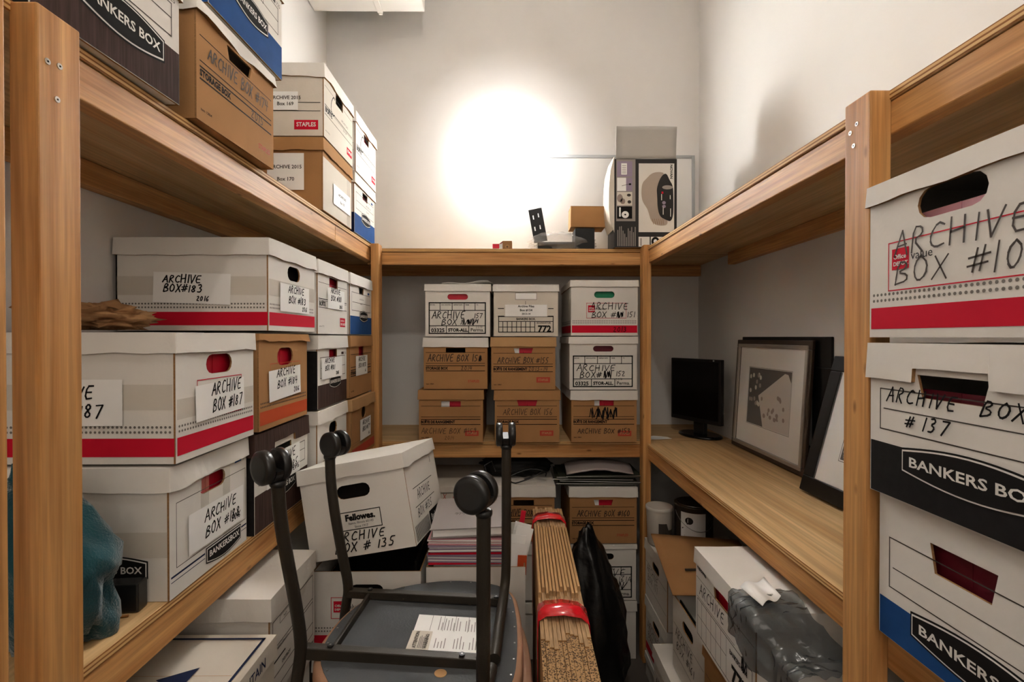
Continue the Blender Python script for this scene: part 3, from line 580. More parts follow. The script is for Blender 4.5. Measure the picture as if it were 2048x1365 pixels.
def back_boxes():
    y = 2.39; z = MZ+.001
    K = 'card_kraft'
    archive_box('kraft archive box hand-numbered 159, bottom of left stack on back shelf', (-.432, y, z), 0, .312, .258, .40, K, hole='rect', hw=.095, hh=.028, hz=.188, folder='folder_red', ftab=1, seed=41, group=GB, fnum='box 159',
        front=storage('BOÎTE DE RANGEMENT', 'ARCHIVE BOX #159', None, hh=.027, hv=.066, hu=.012, seed=41, rl=(.225, .032), extra=lambda F, W, H: F.hand('2014', .125, .014, .018, 'marker_brown', 3, seed=5), th=.0016))
    archive_box('kraft archive box with white lid hand-numbered 158, middle of left stack on back shelf', (-.408, y, z+.262), 0, .310, .252, .40, K, lidmat='card_white', hole='rect', hw=.095, hh=.024, hz=.188, seed=42, group=GB,
        front=storage('STORAGE BOX', 'ARCHIVE BOX 158', '2014', hh=.032, hv=.157, hu=.02, seed=42, rl=(.215, .032), redbox=False, extra=lambda F, W, H: F.scribble(.268, .137, .014, .02, seed=4)))
    archive_box('white archive box with black ruled form hand-numbered 157, top of left stack on back shelf', (-.400, y, z+.518), 0, .315, .256, .40, 'card_white', hw=.1, hh=.028, hz=.193, folder='folder_red', seed=43, group=GB, fnum='box 157', lh=.036,
        front=storall(lambda F, W, H: (F.hand('ARCHIVE', .032, .088, .034, 'marker', 3, th=.0038, seed=2, xs=1.2, fit=.165), F.hand('157', .236, .090, .022, 'marker', 3, th=.0034), F.hand('BOX', .078, .056, .03, 'marker', 3, th=.0038, xs=1.1), F.scribble(.17, .06, .09, .022, n=16), F.scribble(.18, .058, .08, .026, n=14, seed=8), F.hand('2014', .245, .04, .012, 'marker', 3))))
    archive_box('kraft archive box hand-numbered 156, bottom of middle stack on back shelf', (-.062, y, z), 0, .316, .256, .40, K, hole='trap', hw=.1, hh=.03, hz=.192, folder='folder_red', seed=44, group=GB, fnum='box 156',
        front=storage('STORAGE BOX', 'ARCHIVE BOX 156', None, hh=.030, hv=.157, hu=.04, seed=44, rl=(.22, .032), th=.0018))
    archive_box('kraft archive box hand-numbered 155, middle of middle stack on back shelf', (-.079, y, z+.258), -.012, .312, .258, .40, K, lidmat='kraft_pale', hole='trap', hw=.095, hh=.026, hz=.19, folder='folder_red', ftab=2, seed=45, group=GB, fnum='box 155',
        front=storage('BOÎTE DE RANGEMENT', 'ARCHIVE BOX #155', '2013-14', hh=.027, hv=.152, hu=.03, seed=45, rl=(.22, .035), yu=.18))
    def econo(F, W, H):
        F.line((.155, .155), (.155, .172), .002, 'ink'); F.line((.02, .135), (.05, .135), .004, 'ink'); F.line((.265, .135), (.292, .135), .004, 'ink'); F.line((.02, .098), (.05, .098), .004, 'ink'); F.line((.265, .098), (.292, .098), .004, 'ink')
        F.outline(.022, .018, .292, .098, .004, 'ink', 1); F.line((.022, .072), (.292, .072), .0034, 'ink', 1); F.line((.022, .045), (.2, .045), .0034, 'ink', 1)
        for k in range(1, 9): F.line((.022+.178*k/8, .018), (.022+.178*k/8, .072), .0034, 'ink', 1)
        F.text('BANKERS BOX.', .157, .079, .011, 'ink', 2, .03, align='c', xs=.9); F.text('ECONO/STOR.', .245, .061, .0085, 'ink', 2, .02, align='c', xs=.9); F.text('772', .248, .022, .031, 'ink', 2, .04, align='c')
        F.outline(.105, .178, .21, .212, .0014, 'ink_soft', 1); F.rect(.107, .18, .208, .21, 'paper', 1.5)
    def lab154(F, W, H):
        F.text('Archive Files', W/2, .045, .011, 'ink', 2, .03, align='c'); F.text('Box #154', W/2, .026, .011, 'ink', 2, .03, align='c'); F.text('2013-14', W/2, .009, .009, 'ink', 2, .03, align='c')
    archive_box('cream archive box with taped paper label, top of middle stack on back shelf', (-.067, y, z+.519), .008, .314, .254, .40, 'card_cream', hole=None, lidmat='card_white', seed=46, group=GB, lh=.036, front=econo, labels=[('front', .055, .096, .205, .058, lab154)])
    def scr(F, W, H): F.scribble(.085, .125, .05, .04, n=8, th=.004); F.scribble(.12, .115, .06, .05, n=11, seed=5, th=.005); F.scribble(.17, .12, .06, .045, n=12, seed=9, th=.005)
    archive_box('kraft archive box with scribbled-out writing, bottom of right stack on back shelf', (.312, y, z), 0, .320, .255, .40, K, lidmat='card_white', hole='rect', hw=.095, hh=.026, hz=.192, folder='folder_red', ftab=2, seed=47, group=GB, fnum='scribbled-out box',
        front=storage('BOÎTE DE RANGEMENT', 'ARCHIVE BOX #153', None, hh=.023, hv=.066, hu=.03, seed=47, rl=(.228, .03), extra=scr, th=.0022))
    archive_box('white archive box with black ruled form hand-numbered 152, middle of right stack on back shelf', (.303, y, z+.258), 0, .330, .260, .40, 'card_white', hw=.1, hh=.028, hz=.2, folder='folder_maroon', seed=48, group=GB, fnum='box 152', lh=.036,
        front=storall(lambda F, W, H: (F.hand('ARCHIVE', .035, .092, .03, 'marker', 3, th=.0038, seed=12, xs=1.25, fit=.19), F.hand('BOX#', .05, .058, .03, 'marker', 3, th=.0038, xs=1.1), F.scribble(.165, .06, .04, .03, n=12, th=.004), F.hand('152', .225, .066, .024, 'marker', 3, th=.0034), F.hand('2014', .225, .044, .012, 'marker', 3))))
    archive_box('white archive box with red base stripe hand-numbered 151, top of right stack on back shelf', (.310, y, z+.522), 0, .326, .272, .40, 'card_white', hw=.1, hh=.032, hz=.2, folder='folder_green', seed=49, group=GB, fnum='box 151', lh=.034,
        front=depot_front(rect=(.075, .085, .27, .16), logo=True, extra=lambda F, W, H: (F.hand('ARCHIVE', .095, .128, .032, 'marker', 4, th=.0032, xs=1.15, fit=.185), F.hand('BOX #', .1, .088, .03, 'marker', 4, th=.0032, xs=1.1), F.scribble(.222, .09, .035, .025, n=10, th=.004), F.hand('151', .272, .09, .026, 'marker', 4, th=.0032), F.hand('2013', .205, .018, .024, 'marker', 4, th=.003))), left=depot())
back_boxes()

def right_boxes():
    y1 = .854
    archive_box('white archive box with blue base band, bottom of stack at far right', (.652, .850, MZ+.001), Rr, .31, .246, .385, lid=None, front=bankers('print_blue', .066, (.185, .052, .235, .058)), hole='trap', hw=.105, hh=.044, hz=.175,
        left=lambda F, W, H: F.rect(0, 0, W, .088, 'print_blue'), folder='folder_maroon', seed=51, group=GR, fnum='blue-banded box at far right', fz=.185)
    archive_box('white archive box with black base numbered 137 in far right stack', (.638, y1, MZ+.249), Rr, .31, .258, .385, notch=.022, lh=.062, hole='trap', hw=.115, hh=.035, hz=.19, seed=52, group=GR,
        front=bankers('print_black', .088, (.185, .068, .235, .058), extra=lambda F, W, H: (F.hand('ARCHIVE', .038, .160, .022, 'marker', 4, th=.0028, xs=.95, sp=.95, slant=.3), F.hand('BOX', .20, .160, .023, 'marker', 4, th=.0028, xs=1.0, sp=.95, slant=.3), F.hand('# 137', .075, .122, .022, 'marker', 4, th=.0028, xs=1.0, slant=.3, sp=.95))),
        folder='folder_maroon', fnum='box 137', fz=.18)
    archive_box('white archive box with red stripe and big marker writing, top of far right stack', (.634, y1-.002, MZ+.515), Rr, .31, .262, .385, lh=.036, hole='slot', hw=.112, hh=.046, hz=.203, seed=53, group=GR,
        front=depot_front(rect=(.042, .076, .285, .156), logo=True, extra=lambda F, W, H: (F.hand('ARCHIVE', .055, .132, .036, 'marker_brown', 4, th=.003, xs=1.12), F.hand('BOX #101', .056, .086, .038, 'marker_brown', 4, th=.003, xs=1.08))), folder='folder_pink', ftab=0, fnum='big red-striped box at far right', fz=.190)
right_boxes()

# ---------------------------------------------------------------- boxes on the floor and in the aisle
GF = 'boxes stacked under the shelves'
def floor_boxes():
    # under the left shelf
    def form(F, W, H):
        F.outline(.012, .02, W-.012, H-.062, .002, 'ink', 1); F.outline(.05, H-.085, .11, H-.066, .0014, 'ink', 1); F.text('NO.', .07, H-.08, .008, 'ink', 2)
        for v in (.125, .115, .055): F.line((.012, v), (W-.012, v), .002, 'ink', 1)
        F.text('Contents / Description', .03, .1175, .005, 'ink', 2); F.text('DESTROY', .06, .066, .008, 'ink', 2, .02); F.rect(.014, .088, .08, .092, 'ink', 1)
    archive_box('white ruled archive box with torn lid rim, under left shelf behind the blue-bordered box', (-.570, 1.176, .692), Rl, .268, .262, .40, front=form, lh=.055, seed=61, group=GF, rough=.006, hole=None)
    archive_box('plain white carton supporting the ruled box with torn lid rim', (-.585, 1.176, .346), Rl, .268, .334, .38, seed=62, group=GF, hole=None)
    archive_box('plain white carton on the floor at the bottom of left under-shelf stack', (-.585, 1.176, .001), Rl, .268, .334, .38, seed=63, group=GF, hole=None)
    def im_lid(F, T):
        F.text('IRON MOUNTAIN', .17, .014, .022, 'print_navy', 2, .015, .9, 'c')
        W, L = .338, .42
        for a in ((.012, .012, W-.012, .018), (.012, L-.018, W-.012, L-.012), (.012, .012, .018, L-.012), (W-.018, .012, W-.012, L-.012)): T.rect(*a, 'print_navy', 1)
        T.poly([(.10, .13), (.165, .13), (.1325, .19)], 'print_blue', 1); T.poly([(.15, .10), (.225, .10), (.1875, .165)], 'print_navy', 2)
        T.line((.2, .02), (.2, L-.02), .0012, 'kraft_pale', 1)
    archive_box('tan-white box with navy border and mountain lettering on its lid, under the left shelf', (-.541, .797, .620), Rl, .338, .27, .42, 'card_cream', seed=64, group=GF, lh=.05, lidfront=im_lid, hole=None)
    archive_box('plain cream carton supporting the navy-bordered box', (-.56, .797, .310), Rl, .338, .300, .40, 'card_cream', seed=65, group=GF, hole=None)
    archive_box('plain cream carton on the floor below the navy-bordered box', (-.56, .797, .001), Rl, .338, .300, .40, 'card_cream', seed=66, group=GF, hole=None)
    # in the aisle behind the chair
    archive_box('open white box with dark hand hole and red square print, under the tilted box', (-.588, 1.478, .630), 0, .326, .242, .33, lid=None, hole='slot', hw=.10, hh=.036, hz=.185, folder='hole_shade', fnum='open box with red square print', fz=.22, seed=67, group=GF,
        front=depot_front('print_red', (.055, .10, .235, .165), True))
    archive_box('open white box with red folders and grey binder piled on it', (-.246, 1.478, .622), 0, .300, .262, .36, lid=None, hole=None, seed=68, group=GF)
    archive_box('white carton under the open box with red square print', (-.586, 1.478, .313), 0, .322, .305, .36, seed=69, group=GF, hole=None)
    archive_box('white carton under the open box with red folders', (-.246, 1.478, .308), 0, .300, .296, .36, seed=70, group=GF, hole=None)
    archive_box('white carton on the floor behind chair, left of its twin', (-.586, 1.478, .001), 0, .322, .300, .36, seed=71, group=GF, hole=None)
    archive_box('white carton on the floor behind chair, beside the cardboard bundle', (-.246, 1.478, .001), 0, .300, .296, .36, seed=72, group=GF, hole=None)
    def fell(F, W, H):
        F.outline(.108, .075, .238, .130, .0026, 'ink', 1); F.text('Fellowes.', .173, .104, .018, 'ink', 2, .05, 1., 'c'); F.text('Itasca, Illinois 60143', .173, .0925, .007, 'ink', 2, 0, 1, 'c'); F.text('Since 1917', .173, .081, .007, 'ink', 2, 0, 1, 'c')
        F.hand('ARCHIVE', .088, .046, .024, 'marker', 3, th=.0034, xs=1.1, slant=.3, sp=.9); F.hand('BOX # 135', .080, .014, .025, 'marker', 3, th=.0036, xs=1.1, slant=.3, sp=.9)
    def fellside(F, L, H):
        F.line((.05, .155), (.26, .155), .0022, 'ink'); F.line((.05, .098), (.26, .098), .0022, 'ink'); F.hand('ARCHIVE', .08, .118, .026, 'marker', 3, th=.003); F.hand('BOX #135', .06, .066, .026, 'marker', 3, th=.003)
        for k in range(18): F.line((.02+k*.008, .004), (.02+k*.008, .05), .004, 'ink')
        F.rect(.17, .006, L-.02, .054, 'ink', 1); F.text('Bankers Box', .185, .022, .02, 'print_white', 2, .03, .95)
        F.hand('X', .26, .2, .02, 'marker', 3, th=.002)
    archive_box('white archive box hand-numbered 135 tipped at an angle with loose lid, behind the chair', (-.588, 1.468, .903), 0, .328, .276, .335, rot=(-.075, -.195, -.10), front=fell, right=fellside, hole='slot', hw=.105, hh=.04, hz=.188, folder='hole_shade', fnum='tipped box 135', fz=.24, seed=73, group=GF, lh=.045, rough=.004)
    # under the back shelf
    y = 2.388
    archive_box('kraft archive box with white lid hand-numbered 160, upper box under right end of back shelf', (.305, y, .570), 0, .328, .276, .40, 'card_kraft', lidmat='card_white', hole='trap', hw=.095, hh=.028, hz=.20, folder='folder_red', ftab=2, fnum='box 160', seed=74, group=GF,
        front=storage('STORAGE BOX', 'ARCHIVE BOX #160', None, hh=.029, hv=.155, hu=.035, seed=74, rl=(.23, .035), redbox=False))
    archive_box('white archive box with black ruled form partly behind black bag, under box 160', (.312, y, .290), 0, .318, .276, .40, hw=.1, hh=.03, hz=.215, folder='hole_shade', fnum='ruled box behind black bag', fz=.25, seed=75, group=GF, lh=.022,
        front=storall(lambda F, W, H: (F.hand('ARCHIVE', .05, .12, .034, 'marker', 3, th=.003, xs=1.2), F.hand('161A', .23, .09, .026, 'marker', 3, th=.0026), F.scribble(.18, .06, .09, .03, n=14, th=.004))))
    archive_box('white carton on the floor below the ruled form box, behind black bag', (.312, y, .001), 0, .318, .284, .40, seed=76, group=GF, hole=None)
    archive_box('kraft archive box with white lid behind the cardboard bundle, under the back shelf', (-.072, y, .580), 0, .302, .274, .40, 'card_kraft', lidmat='card_white', hole='rect', hw=.1, hh=.028, hz=.19, seed=77, group=GF, lh=.055,
        front=storage('STORAGE BOX', 'ARCHIVE BOX #162', None, hh=.03, hv=.15, hu=.03, seed=77))
    archive_box('white carton below the kraft box behind the cardboard bundle', (-.072, y, .291), 0, .302, .276, .40, seed=78, group=GF, hole=None)
    archive_box('white carton on the floor behind the cardboard bundle', (-.072, y, .001), 0, .302, .277, .40, seed=79, group=GF, hole=None)
    archive_box('cream archive box with red handwriting seen between tipped box and caster', (-.398, y, .582), 0, .312, .272, .40, 'card_cream', hole=None, seed=80, group=GF, lh=.03,
        front=lambda F, W, H: (F.hand('BOX 153', .02, .205, .028, 'print_red_dull', 2, th=.003, sp=1.05), F.line((.10, .196), (.30, .198), .002, 'print_red_dull', 2), F.dots(.01, .30, .178, 'print_red_dull', rows=2), F.rect(.004, .12, .308, .165, 'kraft_pale', 1)))
    archive_box('white carton below the cream box with red handwriting', (-.398, y, .291), 0, .312, .278, .40, seed=81, group=GF, hole=None)
    archive_box('white carton on the floor under the left end of back shelf', (-.398, y, .001), 0, .312, .277, .40, seed=82, group=GF, hole=None)
    # under the right shelf
    scr = lambda a, b: (lambda F, W, H: (F.hand(a, .03, .125, .03, 'marker_brown', 3, th=.003), F.hand(b, .04, .085, .03, 'marker_brown', 3, th=.003), F.line((.01, .16), (W-.01, .16), .0016, 'ink_soft'), F.line((.01, .06), (W-.01, .06), .0016, 'ink_soft')))
    archive_box('white archive box with paint can on its lid, top of far stack under right shelf', (.648, 2.285, .380), Rr, .31, .262, .385, front=scr('ARCHIVE', 'BOX 171'), hw=.095, hh=.034, hz=.185, folder='hole_shade', fnum='box carrying the paint can', fz=.24, seed=83, group=GF)
    archive_box('white archive box with red base stripe, middle of far stack under right shelf', (.650, 2.285, .114), Rr, .31, .262, .385, front=depot_front(extra=scr('ARCHIVE', 'BOX 172')), hw=.095, hh=.034, hz=.185, folder='hole_shade', fnum='red-striped box under the paint can box', fz=.24, seed=84, group=GF)
    archive_box('low white carton on the floor, bottom of far stack under right shelf', (.650, 2.285, .001), Rr, .31, .108, .385, seed=85, group=GF, hole=None, lh=.03)
    archive_box('white archive box with dark hand hole under the kraft sheet, below right shelf', (.590, 1.735, .412), Rr, .285, .254, .385, lid=None, front=scr('ARCHIVE', 'BOX #161'), hw=.095, hh=.034, hz=.20, folder='hole_shade', fnum='box under the kraft sheet', fz=.24, seed=86, group=GF)
    archive_box('white lidded box low in the aisle side, under the dark-holed box', (.560, 1.86, .150), Rr, .31, .256, .385, front=scr('ARCHIVE', 'BOX'), hole='trap', hw=.095, hh=.03, seed=87, group=GF, hz=.185)
    archive_box('shallow white carton on the floor under the low lidded box', (.585, 1.86, .001), Rr, .31, .144, .385, seed=88, group=GF, hole=None, lh=.03)
    def e772(F, W, H):
        F.line((.004, .175), (W-.004, .175), .0014, 'ink_soft'); F.line((.155, .17), (.155, .2), .0014, 'ink_soft')
        F.hand('ARCHIVE', .03, .135, .03, 'marker', 3, th=.003)
        F.line((.01, .12), (W-.1, .12), .0014, 'ink')
        F.outline(.012, .01, W-.012, .115, .002, 'ink', 1); F.line((.012, .065), (.20, .065), .0014, 'ink')
        for k in range(1, 7): F.line((.012+.188*k/6, .01), (.012+.188*k/6, .115), .0014, 'ink', 1)
        F.text('BANKERS BOX.', .265, .085, .012, 'ink', 2, .03, .8, 'c'); F.text('772', .27, .024, .042, 'ink', 2, .04, .9, 'c'); F.scribble(.28, .09, .03, .03, n=7, th=.004)
        F.text('Fellowes', .012, .2, .013, 'ink', 2, .03)
    archive_box('white lidded archive box with 772 on its front, under right shelf beneath plastic bag', (.555, 1.432, .706), Rr, .345, .258, .385, front=e772, hole='trap', hw=.1, hh=.034, hz=.192, folder='folder_red', fnum='the 772 box under right shelf', seed=89, group=GF, rough=.004, lh=.045)
    archive_box('kraft archive box with dark hand hole supporting the 772 box under right shelf', (.578, 1.425, .440), Rr, .335, .256, .385, 'card_kraft', front=scr('ARCHIVE', 'BOX'), hw=.1, hh=.034, seed=90, group=GF)
    archive_box('kraft carton on floor below the 772 box under right shelf', (.578, 1.425, .001), Rr, .335, .430, .385, 'card_kraft', seed=91, group=GF, hole=None)
    archive_box('kraft archive box with white lid next to 772 box, nearest under right shelf', (.600, 1.066, .600), Rr, .127, .262, .385, 'card_kraft', lidmat='card_white', front=lambda F, W, H: (F.hand('ARC', .02, .15, .03, 'marker_brown', 3), F.hand('BOX', .02, .11, .03, 'marker_brown', 3)), hole=None, seed=92, group=GF)
    archive_box('white carton below the nearest kraft box under right shelf', (.600, 1.066, .301), Rr, .127, .29, .385, seed=93, group=GF, hole=None)
    archive_box('white carton on the floor nearest under right shelf', (.600, 1.066, .001), Rr, .127, .29, .385, seed=94, group=GF, hole=None)
floor_boxes()

# ---------------------------------------------------------------- upturned chair on a second chair
def chaikin(p, n=2, closed=True):
    p = [Vector(q) for q in p]
    for _ in range(n):
        q = []; m = len(p)
        for i in range(m if closed else m-1):
            a, b = p[i], p[(i+1) % m]; q += [a*.75+b*.25, a*.25+b*.75]
        p = q if closed else [p[0]] + q + [p[-1]]
    return p
def seat_z(x, y, d=0): return .9103 - .0657*x - .0201*y + d
OUT = [(-.405,1.01),(-.428,1.10),(-.410,1.25),(-.352,1.352),(-.211,1.430),(-.081,1.446),(.018,1.410),(.036,1.265),(.036,1.118),(.026,1.0),(-.02,.90),(-.16,.86),(-.31,.90)]
def pillow(mb, out, z_of, top, bot, m, grow=0.0):
    """rounded upholstered pad over an outline, between two offsets from a plane"""
    c = Vector((sum(p.x for p in out)/len(out), sum(p.y for p in out)/len(out), 0)); rings = []; h = top-bot
    for t, s in ((0, .93), (.04, .975), (.14, .998), (.5, 1.005), (.75, .995), (.92, .95), (1, .86)):
        rings.append([Vector((c.x+(p.x-c.x)*(s+grow), c.y+(p.y-c.y)*(s+grow), z_of(c.x+(p.x-c.x)*s, c.y+(p.y-c.y)*s) + top - h*t)) for p in out])
    mb.loft(rings, m)
def caster(parent, o, top, axis, stem_to, wr=.033):
    """twin-wheel caster: hood, axle stem, two wheels as its own pieces"""
    c = Vector(top); a = Vector(axis).normalized(); up = Vector((0, 0, 1)); side = a.cross(up).normalized()
    mb = MB(); st = Vector(stem_to)
    prof = []
    for k in range(15):           # hood: arc between the wheels
        an = math.radians(-10 - 170*k/14); prof.append(c + side*math.cos(an)*wr*.98 + up*math.sin(an)*wr*.98)
    mb.poly([p - a*.0075 for p in prof], a*.015, 'black_plastic')
    mb.tube([c - up*wr*.8, st + up*.012], [.011, .010], 'black_plastic', 14); mb.tube([st + up*.013, st + up*.004], .0062, 'steel', 12)
    h = mb.build('caster', parent, o)
    for s in (-1, 1):
        w = MB(); w.tube([c + a*s*.0085, c + a*s*.010, c + a*s*.022, c + a*s*.0255, c + a*s*.0262], [wr*.9, wr, wr, wr*.9, wr*.7], 'black_plastic', 36); w.build('wheel', h, o)
def chair():
    o = Vector((-.19, 1.19, .86)); t = thing('desk_chair', 'upturned chair with dark legs, black casters and grey seat underside', 'chair', o)
    out = chaikin([(x, y, 0) for x, y in OUT], 2)
    mb = MB(); zt = [Vector((p.x, p.y, seat_z(p.x, p.y, -.022))) for p in out]; n = len(out)
    c = Vector((-.19, 1.17, 0))
    inner = [Vector((c.x+(p.x-c.x)*.945, c.y+(p.y-c.y)*.95, 0)) for p in out]
    mb.loft([[Vector((p.x, p.y, seat_z(p.x, p.y, -.0234))) for p in inner], [Vector((p.x, p.y, seat_z(p.x, p.y, -.022))) for p in inner]], 'seat_board', smooth=False)
    mb.build('seat_underside', t, o)
    for px, py in ((-.14, 1.02), (-.10, 1.31)):
        mb = MB(); mb.disc((px, py, seat_z(px, py, -.0222)), (.0657, .02, 1), .013, .001, 'kraft_pale', 20); mb.build('cover_cap', t, o)
    mb = MB(); pillow(mb, out, seat_z, -.0235, -.105, 'seat_tan', .005); mb.build('seat_cushion', t, o)
    mb = MB()
    for k in range(0, n, 2):
        p = inner[k]*.97 + c*.03; mb.box((p.x-.002, p.y-.002, seat_z(p.x, p.y, -.022)), (p.x+.002, p.y+.002, seat_z(p.x, p.y, -.021)), 'steel')
    mb.build('staples', t, o)
    R_ = .0128
    legs = [('NL', [(-.444,.950,1.297), (-.447,.962,1.235), (-.444,.985,1.14), (-.440,1.02,1.02), (-.437,1.04,.925), (-.444,1.042,.875), (-.458,1.046,.80)], (-.456,.948,1.331), (.55,.83,0)),
            ('NR', [(-.042,.862,1.270), (-.043,.872,1.14), (-.044,.885,1.0), (-.046,.905,.915), (-.042,.945,.888), (-.033,1.02,.887)], (-.055,.855,1.309), (.40,.92,0)),
            ('FL', [(-.463,1.28,1.268), (-.462,1.28,1.21), (-.452,1.282,1.12), (-.434,1.29,1.0), (-.420,1.30,.915), (-.434,1.312,.86), (-.446,1.33,.79)], (-.449,1.28,1.302), (.48,.88,0)),
            ('FR', [(-.003,1.30,1.290), (-.003,1.302,1.18), (-.003,1.312,1.05), (-.004,1.325,.935), (-.010,1.30,.893), (-.018,1.20,.889), (-.028,1.05,.886)], (-.005,1.30,1.322), (1,.05,0))]
    for nm, pts, ct, ax in legs:
        p = chaikin(pts, 2, False)
        mb = MB(); mb.tube(p, R_, 'tube_bronze', 16); q = Vector(pts[0])
        mb.tube([q + Vector((0,0,-.006)), q + Vector((0,0,-.002)), q + Vector((0,0,.004)), q + Vector((0,0,.006))], [.0135, .0155, .0155, .013], 'black_plastic', 18)
        mb.build('leg', t, o); caster(t, o, ct, ax, q, .033 if nm != 'FR' else .031)
    def rail(a, b, w, h):
        a, b = Vector(a), Vector(b); d = (b-a).normalized(); s = d.cross(Vector((0,0,1))).normalized()*w/2; u = Vector((0,0,h)); mb = MB()
        v = [a-s-u, b-s-u, b+s-u, a+s-u, a-s, b-s, b+s, a+s]
        mb.add(v, [(3,2,1,0),(4,5,6,7),(0,1,5,4),(1,2,6,5),(2,3,7,6),(3,0,4,7)], 'tube_bronze'); mb.build('seat_rail', t, o, .002)
    rail((-.425,1.30,.912), (-.010,1.30,.888), .020, .021); rail((-.440,1.05,.920), (-.040,1.05,.890), .022, .026)
    rail((-.366,1.29,.905), (-.379,1.06,.909), .008, .018)
    for p in ((-.365,1.30,.909), (-.380,1.05,.917), (-.098,1.05,.896), (-.03,1.295,.890)):
        mb = MB(); mb.disc(p, (0,0,1), .0065, .003, 'black_plastic', 16); mb.disc(Vector(p)+Vector((0,0,.003)), (0,0,1), .0025, .0006, 'steel', 8); mb.build('bolt', t, o)
    # care label under the seat
    mb = MB(); pl = lambda x, y, d: (x, y, seat_z(x, y, -.0215+d))
    mb.add([pl(-.223,1.236,0), pl(-.066,1.236,0), pl(-.066,1.165,0), pl(-.224,1.165,0)], [(0,3,2,1)], 'paper')
    mb.add([pl(-.178,1.166,0), pl(-.06,1.166,0), pl(-.06,1.094,0), pl(-.18,1.094,0)], [(0,3,2,1)], 'paper')
    mb.add([pl(-.226,1.166,.0002), pl(-.178,1.166,.0002), pl(-.178,1.094,.0002), pl(-.228,1.094,.0002)], [(0,3,2,1)], 'card_cream')
    f = Face(mb, pl(-.223, 1.166, .0006), (0, 1, .02), (-1, 0, .0657), (.0657, .02, 1))
    f = Face(mb, pl(-.066, 1.094, .0006), (0, 1, -.02), (-1, 0, .0657), (.0657, .02, 1))
    f.text('WARNING:', .004, .118, .008, 'ink_soft', 1, .03); f.text('ATTENTION:', .004, .142, .008, 'ink_soft', 1, .03)
    r = random.Random(4)
    for j in range(4): f.rect(.004, .126+j*.0035, .045+r.random()*.018, .1275+j*.0035, 'ink_grey', 1)
    for j in range(14):
        for u0, u1 in ((.008, .062), (.078, .136)):
            if r.random() < .85: f.rect(u0, .006+j*.0072, u0+(u1-u0)*r.uniform(.4, 1), .0075+j*.0072, 'ink_grey', 1)
    for j in (.03, .062, .09, .12): f.rect(.074, j, .140, j+.0008, 'ink_soft', 1)
    mb.build('care_label', t, o)
    # the chair it stands on
    o2 = Vector((-.205, 1.18, 0)); t2 = thing('desk_chair', 'upright tan cushioned chair beneath the upturned chair', 'chair', o2)
    c2 = [Vector((-.186 + (p.x+.19)*1.09, 1.17 + (p.y-1.17)*1.04, 0)) for p in out]
    mb = MB(); pillow(mb, c2, seat_z, -.106, -.24, 'seat_tan'); mb.build('seat_cushion', t2, o2)
    mb = MB(); r0 = [Vector((-.202+(p.x+.19)*.93, 1.17+(p.y-1.17)*.93, 0)) for p in out]
    mb.loft([[Vector((p.x, p.y, seat_z(p.x, p.y, -.256))) for p in r0], [Vector((p.x, p.y, seat_z(p.x, p.y, -.2405))) for p in r0]], 'seat_board', smooth=False); mb.build('seat_underside', t2, o2)
    for x, y in ((-.40,1.0),(-.02,1.0),(-.40,1.34),(-.02,1.34)):
        mb = MB(); mb.tube([(x, y, seat_z(x, y, -.257)), (x*1.02, y, .07)], R_, 'tube_bronze', 14); mb.build('leg', t2, o2)
        mb = MB(); mb.tube([(x*1.02-.02, y, .034), (x*1.02+.02, y, .034)], .033, 'black_plastic', 28); mb.tube([(x*1.02, y, .034), (x*1.02, y, .075)], .01, 'black_plastic', 12); mb.build('caster', t2, o2)
chair()

